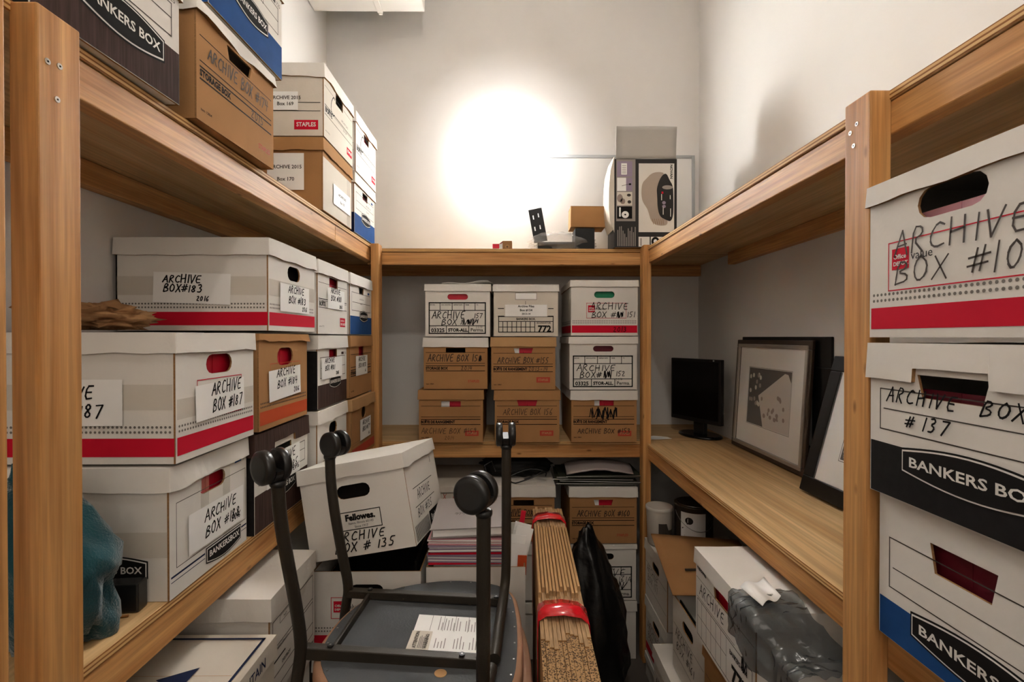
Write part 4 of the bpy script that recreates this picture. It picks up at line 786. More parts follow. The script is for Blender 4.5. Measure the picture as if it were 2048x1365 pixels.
# ---------------------------------------------------------------- bundle of flat cartons
def flute():
    m = mat('flute', '#7d5a38', .9); nt = m.node_tree; N = nt.nodes; L = nt.links
    tc = N.new('ShaderNodeTexCoord'); vo = N.new('ShaderNodeTexVoronoi'); vo.inputs['Scale'].default_value = 230; L.new(tc.outputs['Object'], vo.inputs['Vector'])
    cr = N.new('ShaderNodeValToRGB'); cr.color_ramp.elements[0].color = lin('#2e1f12'); cr.color_ramp.elements[1].color = lin('#a58157'); cr.color_ramp.elements[0].position = .25; cr.color_ramp.elements[1].position = .6
    L.new(vo.outputs['Distance'], cr.inputs[0]); L.new(cr.outputs[0], N['Principled BSDF'].inputs['Base Color'])
    m2 = mat('kraft_cut', '#a88862', .9, var=.45, vscale=1.0, grain=(500, 25, 60))
flute()
def bundle():
    o = Vector((.137, 1.38, 0)); t = thing('cardboard_bundle', 'bundle of flattened kraft cartons standing on edge, bound with red tape', 'cardboard', o, (0, 0, -.030))
    n = 12; w = .1105; s = w/n; r = random.Random(8)
    for i in range(n):
        x0 = -w/2 + i*s + .0004; x1 = x0 + s*.93; h = .925 + r.uniform(-.003, .004); mb = MB()
        yn, yf = -.54 + r.uniform(-.008, .01), .49 + r.uniform(-.006, .006); ya = -.335 + r.uniform(-.03, .03)
        mb.box((x0, yn, 0), (x1, ya, h-.003), 'card_kraft'); mb.add([(x0,yn,h-.0025),(x1,yn,h-.0025),(x1,ya,h-.0025),(x0,ya,h-.0025)], [(0,1,2,3)], 'flute')
        mb.box((x0, ya, 0), (x1, yf, h), 'card_kraft'); mb.add([(x0,ya,h+.0004),(x1,ya,h+.0004),(x1,yf,h+.0004),(x0,yf,h+.0004)], [(0,1,2,3)], 'kraft_cut')
        for k in range(1):      # folded flaps standing a little proud
            xa = x0 + (x1-x0)*.5; rr = (x1-x0)*.46; y0 = -.135 + r.uniform(-.022, .018); y1 = .275 + r.uniform(-.004, .004)
            mb.tube([(xa, y0, h+.010), (xa, y1, h+.010)], rr, 'kraft_pale', 8); mb.box((xa-rr, y0, h-.004), (xa+rr, y1, h+.010), 'kraft_pale')
        mb.build('flat_carton', t)
    for y0, y1, bulge, sk in ((-.255, -.185, .006, -.012), (.335, .395, .006, .008)):
        mb = MB(); rings = []
        for y in (y0, y0*.5+y1*.5, y1):
            d = bulge if y0 < y < y1 else .003; ring = []
            for (x, z, k) in ((-w/2-.004, .60, 0), (-w/2-.004, .90, 0), (-w/2-.002, .925, .4), (-w/2+.015, .934+d, .6), (0, .937+d*1.6, .8), (w/2-.015, .934+d, 1), (w/2+.003, .922, 1), (w/2+.005, .90, 1), (w/2+.005, .60, 1)):
                ring.append(Vector((x, y + sk*k + .004*math.sin(9*z+y*30), z)))
            rings.append(ring)
        v = [p for q in rings for p in q]; m_ = len(rings[0])
        mb.add(v, [(i*m_+k, i*m_+k+1, (i+1)*m_+k+1, (i+1)*m_+k) for i in range(2) for k in range(m_-1)], 'tape_red', True)
        ob = mb.build('tape_band', t); md = ob.modifiers.new('thick', 'SOLIDIFY'); md.thickness = .0015; md.offset = 0
bundle()

# ---------------------------------------------------------------- soft things
def blob(name, c, rad, m, seed, amp=.2, freq=5., seg=(40, 26), zmin=None, shape=None, parent=None, ridge=0.):
    mb = MB(); c = Vector(c); rings = []; nu, nv = seg
    for j in range(nv+1):
        th = math.pi*(j/nv); ring = []
        for i in range(nu):
            ph = 2*math.pi*i/nu; d = Vector((math.sin(th)*math.cos(ph), math.sin(th)*math.sin(ph), math.cos(th)))
            f = 1 + amp*noise.fractal(d*freq*.5 + Vector((seed*3.7, seed, 0)), 1., 2., 4)
            if ridge: f += ridge*(1-abs(noise.noise(d*freq + Vector((0, seed*5.1, 2)))*2))
            p = Vector((d.x*rad[0]*f, d.y*rad[1]*f, d.z*rad[2]*f))
            if shape: p = shape(p)
            p += c
            if zmin is not None: p.z = max(p.z, zmin)
            ring.append(p)
        rings.append(ring)
    mb.loft(rings, m, caps=False)
    return mb.build(name, parent, tuple(c) if parent is None else (0, 0, 0))
def soft():
    o = blob('jacket', (-.765, .835, 1.195), (.095, .07, .16), 'teal_cloth', 3, .35, 4, zmin=MZ+.001, shape=lambda p: Vector((p.x*(1.0 - .55*max(0, p.z/.16)) - .05*max(0, p.z/.16), p.y, p.z)), ridge=.10)
    tag(o, 'teal fabric bundle stuffed on the left middle shelf beside box 188', 'clothing')
    t = thing('ring_binder', 'black binder lying under teal cloth on left middle shelf', 'binder', (-.775, .925, MZ), (0, 0, .10))
    mb = MB(); mb.box((-.09, -.018, .001), (.085, .012, .055), 'black_plastic'); mb.build('cover', t, (0,0,0), .003)
    mb = MB(); mb.tube([(.03,-.030,.0025),(.055,-.036,.003),(.075,-.028,.0025)], .0022, 'amber', 8); mb.build('cord_end', t)
    o = blob('paper_bag', (-.895, 1.075, 1.622), (.085, .095, .028), 'paper_brown', 9, .5, 7, zmin=1.5965, ridge=.25, shape=lambda p: Vector((p.x, p.y, p.z)))
    tag(o, 'crumpled brown paper bag on the lid of box 187', 'paper bag')
    # black refuse bag leaning on the stack beside the cartons
    def lean(p):
        k = (p.z+.33)/.66; return Vector((p.x*(1.2-.55*k), p.y*(1.15-.6*k), p.z)) + Vector((-.045*k+.02, .03*k, 0))
    o = blob('refuse_bag', (.385, 2.16, .345), (.15, .14, .33), 'bag_black', 5, .22, 3.2, zmin=.002, shape=lean, ridge=.05)
    tag(o, 'black plastic refuse bag slumped between cardboard bundle and ruled form box', 'bag')
    o = blob('black_pouch', (.045, 2.60, .905), (.17, .095, .058), 'black_matte', 6, .22, 5, zmin=.8595, ridge=.1)
    tag(o, 'black pouch of equipment on the kraft box under the back shelf', 'bag')
    mb = MB(); pts = [Vector((.10+.09*math.cos(a)*(1+.15*math.sin(3*a)), 2.44+.035*math.sin(a), .885+.028*math.sin(a*1.3))) for a in [k*.35 for k in range(24)]]
    mb.tube(pts, .0032, 'black_plastic', 8); mb.tube([(-.12,2.43,.868),(-.10,2.42,.9),(-.115,2.44,.94),(-.08,2.47,.955),(-.06,2.44,.91)], .0032, 'black_plastic', 8)
    tag(mb.build('power_cable', None, (.1, 2.44, .885)), 'coiled black power cable in front of the black pouch', 'cable')
    # papers and folders on box 160
    r = random.Random(3)
    for k in range(5):
        mb = MB(); w, d = .37, .25; mb.box((-w/2, -d/2, 0), (w/2, d/2, .0045), 'folder_olive'); mb.tube([(-w/2-.012, -d/2, .006), (w/2+.012, -d/2, .006)], .0022, 'steel', 6)
        ob = mb.build('hanging_folder'); ob.location = (.455+r.uniform(-.03, .035), 2.515+r.uniform(-.01, .02), .8535+k*.0095); ob.rotation_euler = (0, 0, r.uniform(-.09, .09))
        tag(ob, 'olive hanging folder in flat pile on box 160', 'folder', 'hanging folders piled on box 160')
    mb = MB(); n = 14; top = []
    for j in range(n+1):
        for i in range(n+1):
            u, v = i/n, j/n; x = .29+.33*u; y = 2.40+.20*v; top.append((x, y, .905+.028*math.sin(math.pi*v)+.022*math.sin(math.pi*u)+.006*noise.noise(Vector((x*20, y*20, 1)))))
    F_ = [(j*(n+1)+i, j*(n+1)+i+1, (j+1)*(n+1)+i+1, (j+1)*(n+1)+i) for j in range(n) for i in range(n)]
    mb.add(top, F_, 'folder_grey', True); ob = mb.build('plastic_sleeve', None, (.45, 2.5, .905)); md = ob.modifiers.new('t', 'SOLIDIFY'); md.thickness = .004
    tag(ob, 'grey plastic document sleeve on top of the hanging folders', 'document sleeve')
soft()

# ---------------------------------------------------------------- papers and binders in the open box
def papers():
    specs = [('folder_red', .006, .02), ('folder_mauve', .026, -.03), ('folder_red', .004, .01), ('folder_mauve', .022, .02), ('folder_pink', .020, -.02)]
    z = .8865
    mb = MB(); mb.box((-.115, -.14, 0), (.115, .14, .255), 'paper'); ob = mb.build('paper_stack'); ob.location = (-.115, 1.66, .628); tag(ob, 'stack of papers filling the open box beneath red folders', 'paper')
    nm = {'folder_red': 'red', 'folder_mauve': 'mauve', 'folder_pink': 'pink'}
    where = ['thin red folder lowest in the pile on the open box', 'mauve document wallet second lowest in pile on the open box', 'thin red folder between two mauve wallets on the open box', 'mauve document wallet upper of two in pile on open box', 'pale pink stuffed folder topmost under the grey binder']
    for k, (c, h, rz) in enumerate(specs):
        mb = MB(); w, d = .235, .235; n = max(2, int(h/.004))
        for q in range(n):
            dx = random.Random(k*9+q).uniform(-.004, .004); mb.box((-w/2+dx, -d/2+dx, h*q/n), (w/2+dx, d/2+dx, h*(q+.82)/n), c if q in (0, n-1) else ('paper' if q % 2 else c))
        ob = mb.build('document_folder'); ob.location = (-.122, 1.605, z); ob.rotation_euler = (0, 0, rz); z += h + .0006
        tag(ob, where[k], 'folder', 'folders piled on the open box')
    t = thing('ring_binder', 'grey ring binder lying on the folder pile behind the chair', 'binder', (-.125, 1.60, z+.011), (.06, -.03, .03))
    for nm_, a, b, m in (('back_cover', (-.112, -.115, 0), (.13, .125, .003), 'folder_grey'), ('page_block', (-.105, -.11, .0035), (.115, .118, .024), 'paper'), ('front_cover', (-.112, -.115, .026), (.13, .125, .029), 'folder_grey'), ('spine', (.128, -.115, .003), (.131, .125, .026), 'black_plastic')):
        mb = MB(); mb.box(a, b, m)
        if nm_ == 'front_cover':
            f = Face(mb, (.13, .125, .0293), (-1, 0, 0), (0, -1, 0), (0, 0, 1)); f.hand('aUaUaUaUa', .07, .125, .017, 'ink_soft', 1, th=.0016, slant=.5, sp=.7); f.hand('aaUaUaaUa', .065, .095, .014, 'ink_soft', 1, th=.0014, slant=.5, sp=.7)
        mb.build(nm_, t)
    r = random.Random(2)
    for k in range(6):
        mb = MB(); h = .10 + .022*(k % 3); mb.box((-.027, -.0008, 0), (.027, .0008, h), 'paper')
        ob = mb.build('loose_paper'); ob.location = (.022, 1.525+k*.012, .832); ob.rotation_euler = (-.12, r.uniform(.05, .30)*(1 if k else .6), r.uniform(-.25, .15))
        tag(ob, 'white loose sheet standing at right end of the open box', 'paper', 'loose sheets in the open box')
    mb = MB(); mb.box((-.008, -.002, 0), (.008, .002, .215), 'folder_red'); ob = mb.build('index_card'); ob.location = (.020, 1.64, .785); ob.rotation_euler = (0, .16, 0); tag(ob, 'bright red card standing behind the loose sheets', 'card')
    mb = MB(); mb.box((-.014, -.0015, 0), (.014, .0015, .06), 'print_orange'); ob = mb.build('index_card'); ob.location = (.043, 1.508, .846); ob.rotation_euler = (0, .05, 0); tag(ob, 'small orange index tab beside the loose sheets', 'card')
    # dark tray standing in the other open box
    t = thing('document_tray', 'black plastic tray in the open box under the tipped box', 'tray', (-.42, 1.6508, .70), (0, 0, 0))
    mb = MB(); mb.box((-.14, -.15, 0), (.14, .15, .006), 'black_plastic'); mb.build('tray_base', t)
    for a, b in (((-.14,-.15,.006), (.14,-.144,.15)), ((-.14,.144,.006), (.14,.15,.15)), ((-.14,-.144,.006), (-.134,.144,.14)), ((.134,-.144,.006), (.14,.144,.19))):
        mb = MB(); mb.box(a, b, 'black_plastic'); mb.build('tray_side', t)
papers()

# ---------------------------------------------------------------- things on the upper back shelf
def upper_back():
    z = UZ + .0015
    t = thing('whiteboard', 'framed whiteboard leaning on the back wall behind the picture carton', 'whiteboard', (.633, 2.862, z), (-.012, 0, 0))
    w, h = .925, .625; mb = MB(); mb.box((-w/2+.012, -.004, .012), (w/2-.012, .006, h-.012), 'whiteboard'); mb.build('board_panel', t)
    for a, b in (((-w/2, -.008, 0), (-w/2+.018, .008, h)), ((w/2-.018, -.008, 0), (w/2, .008, h)), ((-w/2+.018, -.008, h-.018), (w/2-.018, .008, h)), ((-w/2+.018, -.008, 0), (w/2-.018, .008, .018))):
        mb = MB(); mb.box(a, b, 'alu'); mb.build('frame_rail', t, (0,0,0), .002)
    # picture carton
    W, D, H = .305, .16, .432; t = thing('picture_carton', 'open black and white carton printed with a half-covered car, on upper back shelf', 'carton', (.523, 2.394, z), (0, 0, .0))
    mb = MB(); th = .004
    mb.box((0, 0, 0), (W, th, H), 'carton_black'); mb.box((0, D-th, 0), (W, D, H), 'carton_black'); mb.box((0, th, 0), (th, D-th, H), 'carton_black'); mb.box((W-th, th, 0), (W, D-th, H), 'carton_black'); mb.box((th, th, 0), (W-th, D-th, th), 'kraft_pale')
    f = Face(mb, (0, 0, 0), (1, 0, 0), (0, 0, 1), (0, -1, 0))
    f.rect(.008, .128, .102, H-.002, 'print_greyphoto', 1)
    for (a, b, m) in ((.345, .42, 'folder_mauve'), (.275, .34, 'paper'), (.205, .27, 'card_cream'), (.14, .20, 'ink')): f.rect(.012, a, .086, b, m, 2)
    f.rect(.032, .355, .06, .41, 'paper', 3)
    for k in range(5): f.rect(.036, .362+k*.009, .056, .3645+k*.009, 'ink_grey', 4)
    f.rect(.056, .275, .086, .34, 'folder_mauve', 3); f.line((.035, .30), (.075, .31), .002, 'ink_soft', 4); f.ellipse(.075, .308, .006, .005, 'ink', 4)
    for q in ((.026, .24, .014, .02), (.04, .225, .012, .014)): f.ellipse(*q, 'photo_mid', 3)
    for q in ((.07, .255, .01, .007), (.072, .222, .009, .008)): f.ellipse(*q, 'ink_soft', 3)
    f.ellipse(.052, .16, .018, .017, 'paper', 3); f.rect(.022, .15, .03, .195, 'paper', 3); f.ellipse(.052, .16, .005, .004, 'ink', 4)
    r = random.Random(6)
    for k in range(11):
        u = .014+k*.0085; f.rect(u, .006, u+.0042, .05+r.random()*.065 if k else .085, 'print_greyphoto', 2)
    f.rect(.118, .075, .292, H-.022, 'card_white', 1)
    for u0, u1 in ((.118, .172), (.178, .246), (.25, .292)): f.rect(u0, .004, u1, .052, 'card_white', 1)
    f.ellipse(.2, .03, .02, .022, 'ink', 2); f.ellipse(.2, .03, .009, .01, 'paper', 3); f.rect(.126, .008, .133, .045, 'print_greyphoto', 2)
    cover = [(.215,.37),(.18,.362),(.155,.335),(.135,.315),(.13,.27),(.135,.225),(.16,.19),(.168,.165),(.178,.13),(.20,.11),(.235,.105),(.262,.112),(.255,.15),(.22,.20),(.205,.29),(.25,.362)]
    f.poly([tuple(p.xy) for p in chaikin([(a, b, 0) for a, b in cover], 2)], 'car_cover', 2)
    for k in range(6): f.line((.19+.010*k, .112), (.186+.010*k, .14), .0018, 'kraft_edge', 3)
    body = [(.252,.366),(.268,.33),(.286,.30),(.288,.24),(.288,.16),(.276,.125),(.25,.135),(.222,.15),(.21,.19),(.208,.25),(.205,.29),(.225,.345)]
    f.poly([tuple(p.xy) for p in chaikin([(a, b, 0) for a, b in body], 2)], 'photo_dark', 4)
    f.ellipse(.258, .293, .026, .010, 'print_greyphoto', 6, 18); f.rect(.229, .262, .238, .272, 'print_red', 6)
    for u, v0, v1 in ((.272, .15, .19), (.236, .16, .2), (.228, .23, .26), (.27, .235, .255)): f.rect(u, v0, u+.003, v1, 'paper', 6)
    for k in range(2): f.ellipse(.241, .20+k*.018, .009, .008, 'folder_mauve', 6)
    f.text('NOVAN', .272, .405, .012, 'ink', 3, .03, 1.15, rot=-math.pi/2)
    mb.build('carton_body', t)
    mb = MB(); n = 8; v = []
    for i in range(n+1):
        for j in range(n+1): v.append((.006+.296*i/n, -.012*(j/n)**2+.003*math.sin(i), H+.002+.152*j/n))
    mb.add(v, [(i*(n+1)+j, (i+1)*(n+1)+j, (i+1)*(n+1)+j+1, i*(n+1)+j+1) for i in range(n) for j in range(n)], 'flap_grey', True)
    ob = mb.build('top_flap', t); md = ob.modifiers.new('t', 'SOLIDIFY'); md.thickness = .0035
    mb = MB(); prof = [(-.002, H+.012), (-.020, H-.055), (-.027, H-.14), (-.028, H-.24), (-.022, H-.30), (-.006, H-.345)]
    v = [(x, y, zz) for (x, zz) in prof for y in (.0, D*.9)]
    mb.add(v, [(2*i, 2*i+2, 2*i+3, 2*i+1) for i in range(len(prof)-1)], 'card_cream', True); v2 = [(-.002, -.001, H+.012), (-.002, -.001, H-.36)]
    mb.poly([(x, -.001, zz) for x, zz in prof] + [(-.001, -.001, H-.36)], (0, .004, 0), 'card_cream')
    ob = mb.build('side_flap', t)
    # small kraft box resting on the wrapped brackets
    t = thing('small_carton', 'small closed kraft box on top of the plastic-wrapped brackets', 'carton', (.325, 2.52, z+.128), (0, .012, -.02)); mb = MB(); mb.box((0,0,0), (.178, .12, .106), 'card_kraft'); mb.build('carton_body', t, (0,0,0), .0015)
    mb = MB(); mb.box((-.0008, .0, .1065), (.1788, .06, .1078), 'card_kraft'); mb.box((-.0008, .0604, .1065), (.1788, .12, .1078), 'card_kraft'); mb.build('lid_flap', t)
    # slotted bracket in its clear bag
    t = thing('slotted_bracket', 'dark slotted mounting bracket in clear plastic beside the picture carton', 'bracket', (.325, 2.56, z))
    mb = MB(); a = .20
    def rt(u, v): return (-.185 + u*math.cos(a) - v*math.sin(a)*.9 + .0, 0, .052 + v*math.cos(a) + u*math.sin(a))
    slots = [(.016, .122), (.044, .128), (.014, .062), (.042, .066)]
    mb.poly([rt(0,0), rt(.070,0), rt(.070,.175), rt(0,.175)], (0, .005, 0), 'black_matte', [[rt(u, v), rt(u+.006, v), rt(u+.006, v+.022), rt(u, v+.022)] for u, v in slots]); mb.build('slotted_plate', t)
    mb = MB(); mb.box((-.17, -.05, .004), (.12, -.02, .05), 'black_matte'); mb.box((-.165, .02, .004), (.125, .05, .06), 'black_matte'); mb.box((-.06, -.02, .01), (-.03, .02, .045), 'black_matte'); mb.box((.02, -.06, .004), (.12, .06, .118), 'black_matte'); mb.build('arm_bars', t, (0,0,0), .004)
    b = blob('wrap', (-.040, 0, .050), (.165, .078, .052), 'bag_clear', 4, .22, 6, zmin=.001, parent=t, ridge=.10)
    # tape dispenser / little torn carton
    t = thing('torn_carton', 'little torn red and kraft carton on the front edge of upper back shelf', 'carton', (-.030, 2.45, z), (0, 0, -.05)); mb = MB()
    mb.box((.005, 0, 0), (.052, .05, .042), 'paper_brown'); f = Face(mb, (.005, 0, 0), (1,0,0), (0,0,1), (0,-1,0)); f.ellipse(.024, .012, .011, .011, 'kraft_pale', 1); f.ellipse(.024, .012, .007, .007, 'paper_brown', 2); f.ellipse(.024, .012, .003, .003, 'ink_soft', 3); mb.build('carton_body', t, (0,0,0), .002)
    mb = MB(); mb.box((-.045, .005, 0), (-.012, .04, .028), 'folder_red'); mb.box((-.011, .005, 0), (.004, .04, .028), 'paper'); mb.add([(-.012,.004,.028),(.006,.004,.042),(.006,.04,.042),(-.012,.04,.028)], [(0,1,2,3)], 'folder_red'); mb.build('red_sleeve', t)
    # wall plug hole
    # card on top of box 157
    mb = MB(); n = 8; v = []
    for i in range(n+1):
        for j in range(3): v.append((-.125+.235*i/n + .02*j, -.10+.12*j, .010+.014*(i/n)**2 + .004*math.sin(i*1.2)))
    mb.add(v, [(i*3+j, (i+1)*3+j, (i+1)*3+j+1, i*3+j+1) for i in range(n) for j in range(2)], 'paper', True)
    ob = mb.build('card_sheet'); ob.location = (-.21, 2.60, MZ+.519+.262); md = ob.modifiers.new('t', 'SOLIDIFY'); md.thickness = .002; tag(ob, 'bent white card lying on the lid of box 157', 'paper')
upper_back()
mb = MB(); mb.disc((-.028, BW, 2.645), (0, -1, 0), .004, .003, 'steel', 12); mb.disc((-.028, BW-.003, 2.645), (0, -1, 0), .0018, .0005, 'ink', 8)
tag(mb.build('wall_screw', None, (-.028, BW, 2.645)), 'tiny screw head in the brightly lit circle on the back wall', 'screw')

# ---------------------------------------------------------------- right middle shelf
def right_mid():
    t = thing('computer_monitor', 'black flat computer monitor on round stand at the far end of right shelf', 'monitor', (.985, 2.53, MZ+.001), (0, 0, -1.115+.0))
    w, h = .325, .325; z0 = .078
    mb = MB(); mb.box((-w/2, -.022, z0), (w/2, .004, z0+h), 'black_plastic'); mb.build('bezel', t, (0,0,0), .003)
    mb = MB(); mb.box((-w/2+.014, -.0236, z0+.022), (w/2-.014, -.0222, z0+h-.014), 'screen_black'); mb.build('screen', t)
    mb = MB(); v0 = [(-w/2+.01, .004, z0+.02), (w/2-.01, .004, z0+.02), (w/2-.01, .004, z0+h-.015), (-w/2+.01, .004, z0+h-.015)]; v1 = [(-w/2+.05, .05, z0+.06), (w/2-.05, .05, z0+.06), (w/2-.05, .05, z0+h-.06), (-w/2+.05, .05, z0+h-.06)]
    mb.add(v0+v1, [(0,1,5,4),(1,2,6,5),(2,3,7,6),(3,0,4,7),(4,5,6,7)], 'black_plastic'); mb.build('back_shell', t)
    mb = MB(); mb.box((-.035, .008, .012), (.035, .035, z0+.08), 'black_plastic'); mb.build('neck', t, (0,0,0), .004)
    mb = MB(); ring = lambda z, s: [Vector((.125*s*math.cos(a), .02+.085*s*math.sin(a), z)) for a in [2*math.pi*k/36 for k in range(36)]]
    mb.loft([ring(0, .97), ring(.004, 1), ring(.010, .98), ring(.014, .9)], 'screen_black'); mb.build('stand_base', t)
    mb = MB(); mb.box((w/2-.045, -.0235, z0+h-.01), (w/2-.037, -.0224, z0+h-.002), 'alu'); mb.build('badge', t)
    def frame(name, label, A, B, Dn, h, border, mats, mat_w, art, dep=.022):
        """picture frame: lower left A, lower right B (seen from the aisle), up direction Dn"""
        A, B = Vector(A), Vector(B); u = (B-A); w = u.length; u.normalize(); v = Vector(Dn).normalized(); v = (v - u*v.dot(u)).normalized(); n = u.cross(v).normalized()
        M = Matrix((u, -n, v)).transposed().to_4x4(); M.translation = A
        t = thing(name, label, 'picture frame', A, M.to_euler(), 'framed pictures on the right shelf')
        b = border
        for a, c in (((0,0,0), (w,dep,b)), ((0,0,h-b), (w,dep,h)), ((0,0,b), (b,dep,h-b)), ((w-b,0,b), (w,dep,h-b))):
            mb = MB(); mb.box(a, c, mats[0]); mb.build('frame_rail', t, (0,0,0), .003)
        if len(mats) > 1:
            q = b*.45
            for a, c in (((b-q,-.004,b-q), (w-b+q,.004,b)), ((b-q,-.004,h-b), (w-b+q,.004,h-b+q)), ((b-q,-.004,b), (b,.004,h-b)), ((w-b,-.004,b), (w-b+q,.004,h-b))):
                mb = MB(); mb.box(a, c, mats[1]); mb.build('inner_trim', t, (0,0,0), .0015)
        mb = MB(); mb.box((b-.004, .0065, b-.004), (w-b+.004, dep-.0012, h-b+.004), 'mat_board')
        f = Face(mb, (b, .0065, b), (1,0,0), (0,0,1), (0,-1,0)); art(f, w-2*b, h-2*b, mat_w); mb.build('mount', t)
        mb = MB(); mb.box((b-.002, .0016, b-.002), (w-b+.002, .0024, h-b+.002), 'picture_glass'); mb.build('glass', t)
        return t
    def art_env(f, W, H, q):
        u0, v0, u1, v1 = q, q*1.05, W-q, H-q; f.outline(u0-.004, v0-.004, u1+.004, v1+.004, .002, 'ink_grey', 1); f.rect(u0, v0, u1, v1, 'photo_dark', 1)
        w, h = u1-u0, v1-v0; P = lambda a, b: (u0+w*a, v0+h*b)
        f.poly([P(.42, .0), P(1, .0), P(1, .82), P(.93, .95), P(.86, .96), P(.27, .52)], 'photo_pale', 2)
        f.line(P(.86, .95), P(.98, .35), .0015, 'card_cream', 3)
        r = random.Random(5)
        for k in range(16): a, b = P(.06+.26*r.random(), .30+.62*r.random()); f.ellipse(a, b, .009, .010, 'card_cream' if k % 2 else 'photo_mid', 4+.1*k, 10)
        for k in range(26): a, b = P(.36+.56*r.random(), .18+.38*r.random()); f.ellipse(a, b, .007+.004*r.random(), .009, 'photo_mid' if k % 3 else 'card_cream', 4+.1*k, 10)
    def art_plain(f, W, H, q): f.rect(q, q, W-q, H-q, 'photo_dark', 1)
    def art_cup(f, W, H, q):
        f.outline(q-.006, q-.006, W-q+.006, H-q+.006, .002, 'ink_soft', 1); f.rect(q, q, W-q, H-q, 'photo_dark', 1); f.ellipse(q+.05, q+.075, .035, .024, 'paper', 2, 20); f.ellipse(q+.04, q+.165, .012, .012, 'photo_mid', 2)
        r = random.Random(7)
        for k in range(60): f.ellipse(q+.006+.1*r.random(), q+.004+.05*r.random(), .003, .002, 'photo_mid', 2, 6)
    frame('framed_picture', 'silver and brown framed photograph of white envelope and roses, leaning on right wall', (1.074, 2.340, MZ+.004), (1.072, 1.760, MZ+.004), (.030, -.020, .50), .50, .034, ('frame_brown', 'frame_silver'), .09, art_env, .013)
    frame('framed_picture', 'plain black frame showing behind the silver-framed photograph', (1.1185, 2.325, MZ+.002), (1.1185, 1.680, MZ+.002), (.0005, 0, .52), .515, .11, ('frame_black',), .06, art_plain, .0085)
    frame('framed_picture', 'wide black frame with white mount leaning nearest the right pillar', (.975, 1.628, MZ+.009), (.990, 1.13, MZ+.009), (.112, .06, .42), .46, .052, ('frame_black',), .085, art_cup, .024)
    mb = MB(); r = random.Random(2)
    v = [(0,0,.001),(.06,-.01,.003),(.13,.012,.001),(.12,.05,.002),(.05,.06,.006),(.0,.045,.001)]; mb.poly(v, (0,0,.0012), 'paper'); ob = mb.build('paper_scrap'); ob.location = (.70, 2.45, MZ+.001); tag(ob, 'torn white paper scrap on the right shelf beside the monitor', 'paper')
right_mid()

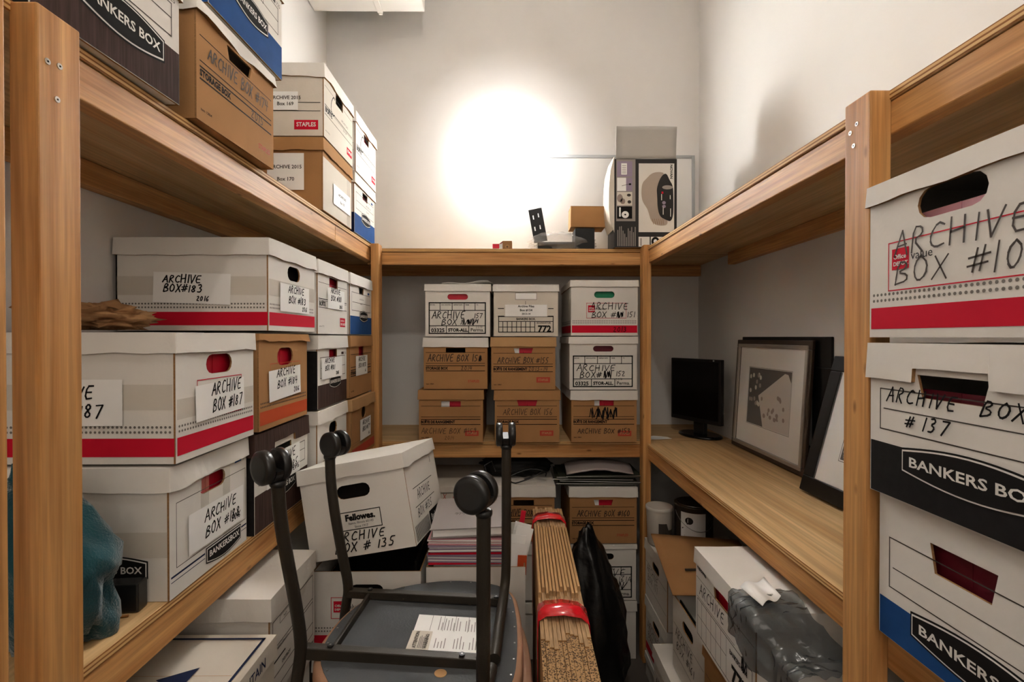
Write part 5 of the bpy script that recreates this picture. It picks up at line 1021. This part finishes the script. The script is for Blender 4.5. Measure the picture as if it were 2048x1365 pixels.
# ---------------------------------------------------------------- under the right shelf
def under_right():
    t = thing('paint_can', 'dark metal paint can with white label on far box under right shelf', 'paint can', (.835, 2.185, .6465))
    r_ = .082; ring = lambda z, s: [Vector((r_*s*math.cos(a), r_*s*math.sin(a), z)) for a in [2*math.pi*k/40 for k in range(40)]]
    mb = MB(); mb.loft([ring(0, .98), ring(.004, 1.02), ring(.008, 1), ring(.182, 1), ring(.186, 1.03), ring(.191, 1.03), ring(.193, .98)], 'can_steel'); mb.build('can_body', t)
    mb = MB(); mb.loft([ring(.186, .9), ring(.190, .88), ring(.1945, .86)], 'steel'); mb.build('can_lid', t)
    mb = MB(); n = 10; an = [math.radians(-150+7.5*k) for k in range(n+1)]; R2 = r_+.0008
    mb.add([(R2*math.cos(a), R2*math.sin(a), z) for z in (.012, .168) for a in an], [(k, k+1, n+2+k, n+1+k) for k in range(n)], 'paper', True)
    R3 = R2+.0006
    def W(u, v): a = math.radians(-150+u*75); return (R3*math.cos(a), R3*math.sin(a), .012+.156*v)
    mb.add([W(.35+.16*math.cos(q), .78+.10*math.sin(q)) for q in [2*math.pi*k/14 for k in range(14)]], [list(range(14))], 'photo_dark'); mb.add([W(.05,.55), W(.08,.53), W(.32,.70), W(.30,.72)], [(0,1,2,3)], 'ink_soft')
    for k in range(6): mb.add([W(.15,.10+.05*k), W(.75,.10+.05*k), W(.75,.115+.05*k), W(.15,.115+.05*k)], [(0,1,2,3)], 'ink_grey')
    mb.build('can_label', t)
    mb = MB(); mb.tube([(r_*math.cos(a), -r_*1.02*abs(math.sin(a))*1.0, .16-.07*math.sin(a)) for a in [math.pi*k/14 for k in range(15)]], .0016, 'steel', 6); mb.build('wire_handle', t)
    t = thing('plastic_tub', 'off-white plastic tub standing left of the paint can', 'tub', (.69, 2.215, .6465)); r2 = .058
    ring2 = lambda z, s: [Vector((r2*s*math.cos(a), r2*s*math.sin(a), z)) for a in [2*math.pi*k/36 for k in range(36)]]
    mb = MB(); mb.loft([ring2(0, .86), ring2(.004, .9), ring2(.155, 1.0)], 'white_plastic'); mb.build('tub_body', t)
    mb = MB(); mb.loft([ring2(.1555, 1.05), ring2(.166, 1.05), ring2(.169, 1.0)], 'white_plastic'); mb.build('tub_lid', t)
    mb = MB(); an = [math.radians(-110+9*k) for k in range(9)]; mb.add([(r2*1.0*math.cos(a), r2*1.0*math.sin(a), z-(.03 if z > .1 and k > 4 else 0)) for z in (.02, .105) for k, a in enumerate(an)], [(k, k+1, 10+k, 9+k) for k in range(8)], 'ink_soft'); mb.build('tub_label', t)
    # kraft sheet with a bent edge across two boxes
    mb = MB(); A, B, C_, D = Vector((.612,2.08,.738)), Vector((.95,2.0,.742)), Vector((.92,1.655,.690)), Vector((.574,1.690,.682)); n = 10; v = []
    for i in range(n+1):
        for j in range(n+1):
            u, w = i/n, j/n; p = (A*(1-u)+B*u)*(1-w) + (D*(1-u)+C_*u)*w; v.append(p + Vector((0, 0, .004*math.sin(5*u)*math.sin(3*w))))
    mb.add(v, [(i*(n+1)+j, i*(n+1)+j+1, (i+1)*(n+1)+j+1, (i+1)*(n+1)+j) for i in range(n) for j in range(n)], 'card_kraft', True)
    mb.box((.66, 1.80, .7185), (.70, 1.803, .7195), 'ink_soft')
    ob = mb.build('cardboard_sheet', None, (.76, 1.86, .71)); md = ob.modifiers.new('t', 'SOLIDIFY'); md.thickness = .004; md.offset = 1
    tag(ob, 'loose kraft cardboard sheet sloping across the boxes under right shelf', 'cardboard')
    # grey plastic bag draped over the near end of the 772 box
    mb = MB(); nu, nv = 56, 44; v = []
    for i in range(nu+1):
        u = i/nu; y = 1.172 - .222*u; over = 1/(1+math.exp(-(1.040-y)*90)); zt = .968*(1-over) + .905*over; ex = .5405*(1-over) + .580*over
        hang = .105*(.30 + .70*math.sin(math.pi*min(1, .10 + u*.95))) + .012*math.sin(17*u); top_len = .118 + .012*math.sin(9*u) + .03*u
        for j in range(nv+1):
            s_ = (top_len + hang)*j/nv; q3 = Vector((u*5.2, j/nv*3.1, 1.7)); crease = (1-abs(noise.noise(q3*1.6))*2.2); fine = noise.noise(q3*4.1)
            lift = max(0, .006 + .007*crease + .003*fine)*min(1, 6*u + .25)
            if s_ < top_len: x, z = ex + top_len - s_, zt + .001 + lift
            else: q = s_ - top_len; x, z = ex - .004 - lift*1.2, zt + lift*.4 - q
            v.append((x, y + .006*fine, min(z, .985)))
    mb.add(v, [(i*(nv+1)+j, i*(nv+1)+j+1, (i+1)*(nv+1)+j+1, (i+1)*(nv+1)+j) for i in range(nu) for j in range(nv)], 'bag_grey', True)
    ob = mb.build('plastic_bag', None, (.6, 1.05, .95)); md = ob.modifiers.new('t', 'SOLIDIFY'); md.thickness = .0008; md.offset = 1
    tag(ob, 'crumpled smoky grey plastic bag draped over 772 box under right shelf', 'bag')
    mb = MB(); n = 12; v = []; A, B, C_, D = Vector((.552,1.155,.982)), Vector((.566,1.078,.978)), Vector((.632,1.198,.984)), Vector((.626,1.112,.983))
    for i in range(n+1):
        u = i/n; w = Vector((0, 0, .007*math.sin(2*math.pi*u)+.005)); v += [A*(1-u)+C_*u+w, B*(1-u)+D*u+w]
    mb.add(v, [(2*i, 2*i+1, 2*i+3, 2*i+2) for i in range(n)], 'paper', True)
    ob = mb.build('paper_slip', None, (.6, 1.12, .985)); md = ob.modifiers.new('t', 'SOLIDIFY'); md.thickness = .0006; tag(ob, 'curled white paper slip on the lid edge of the 772 box', 'paper')
under_right()
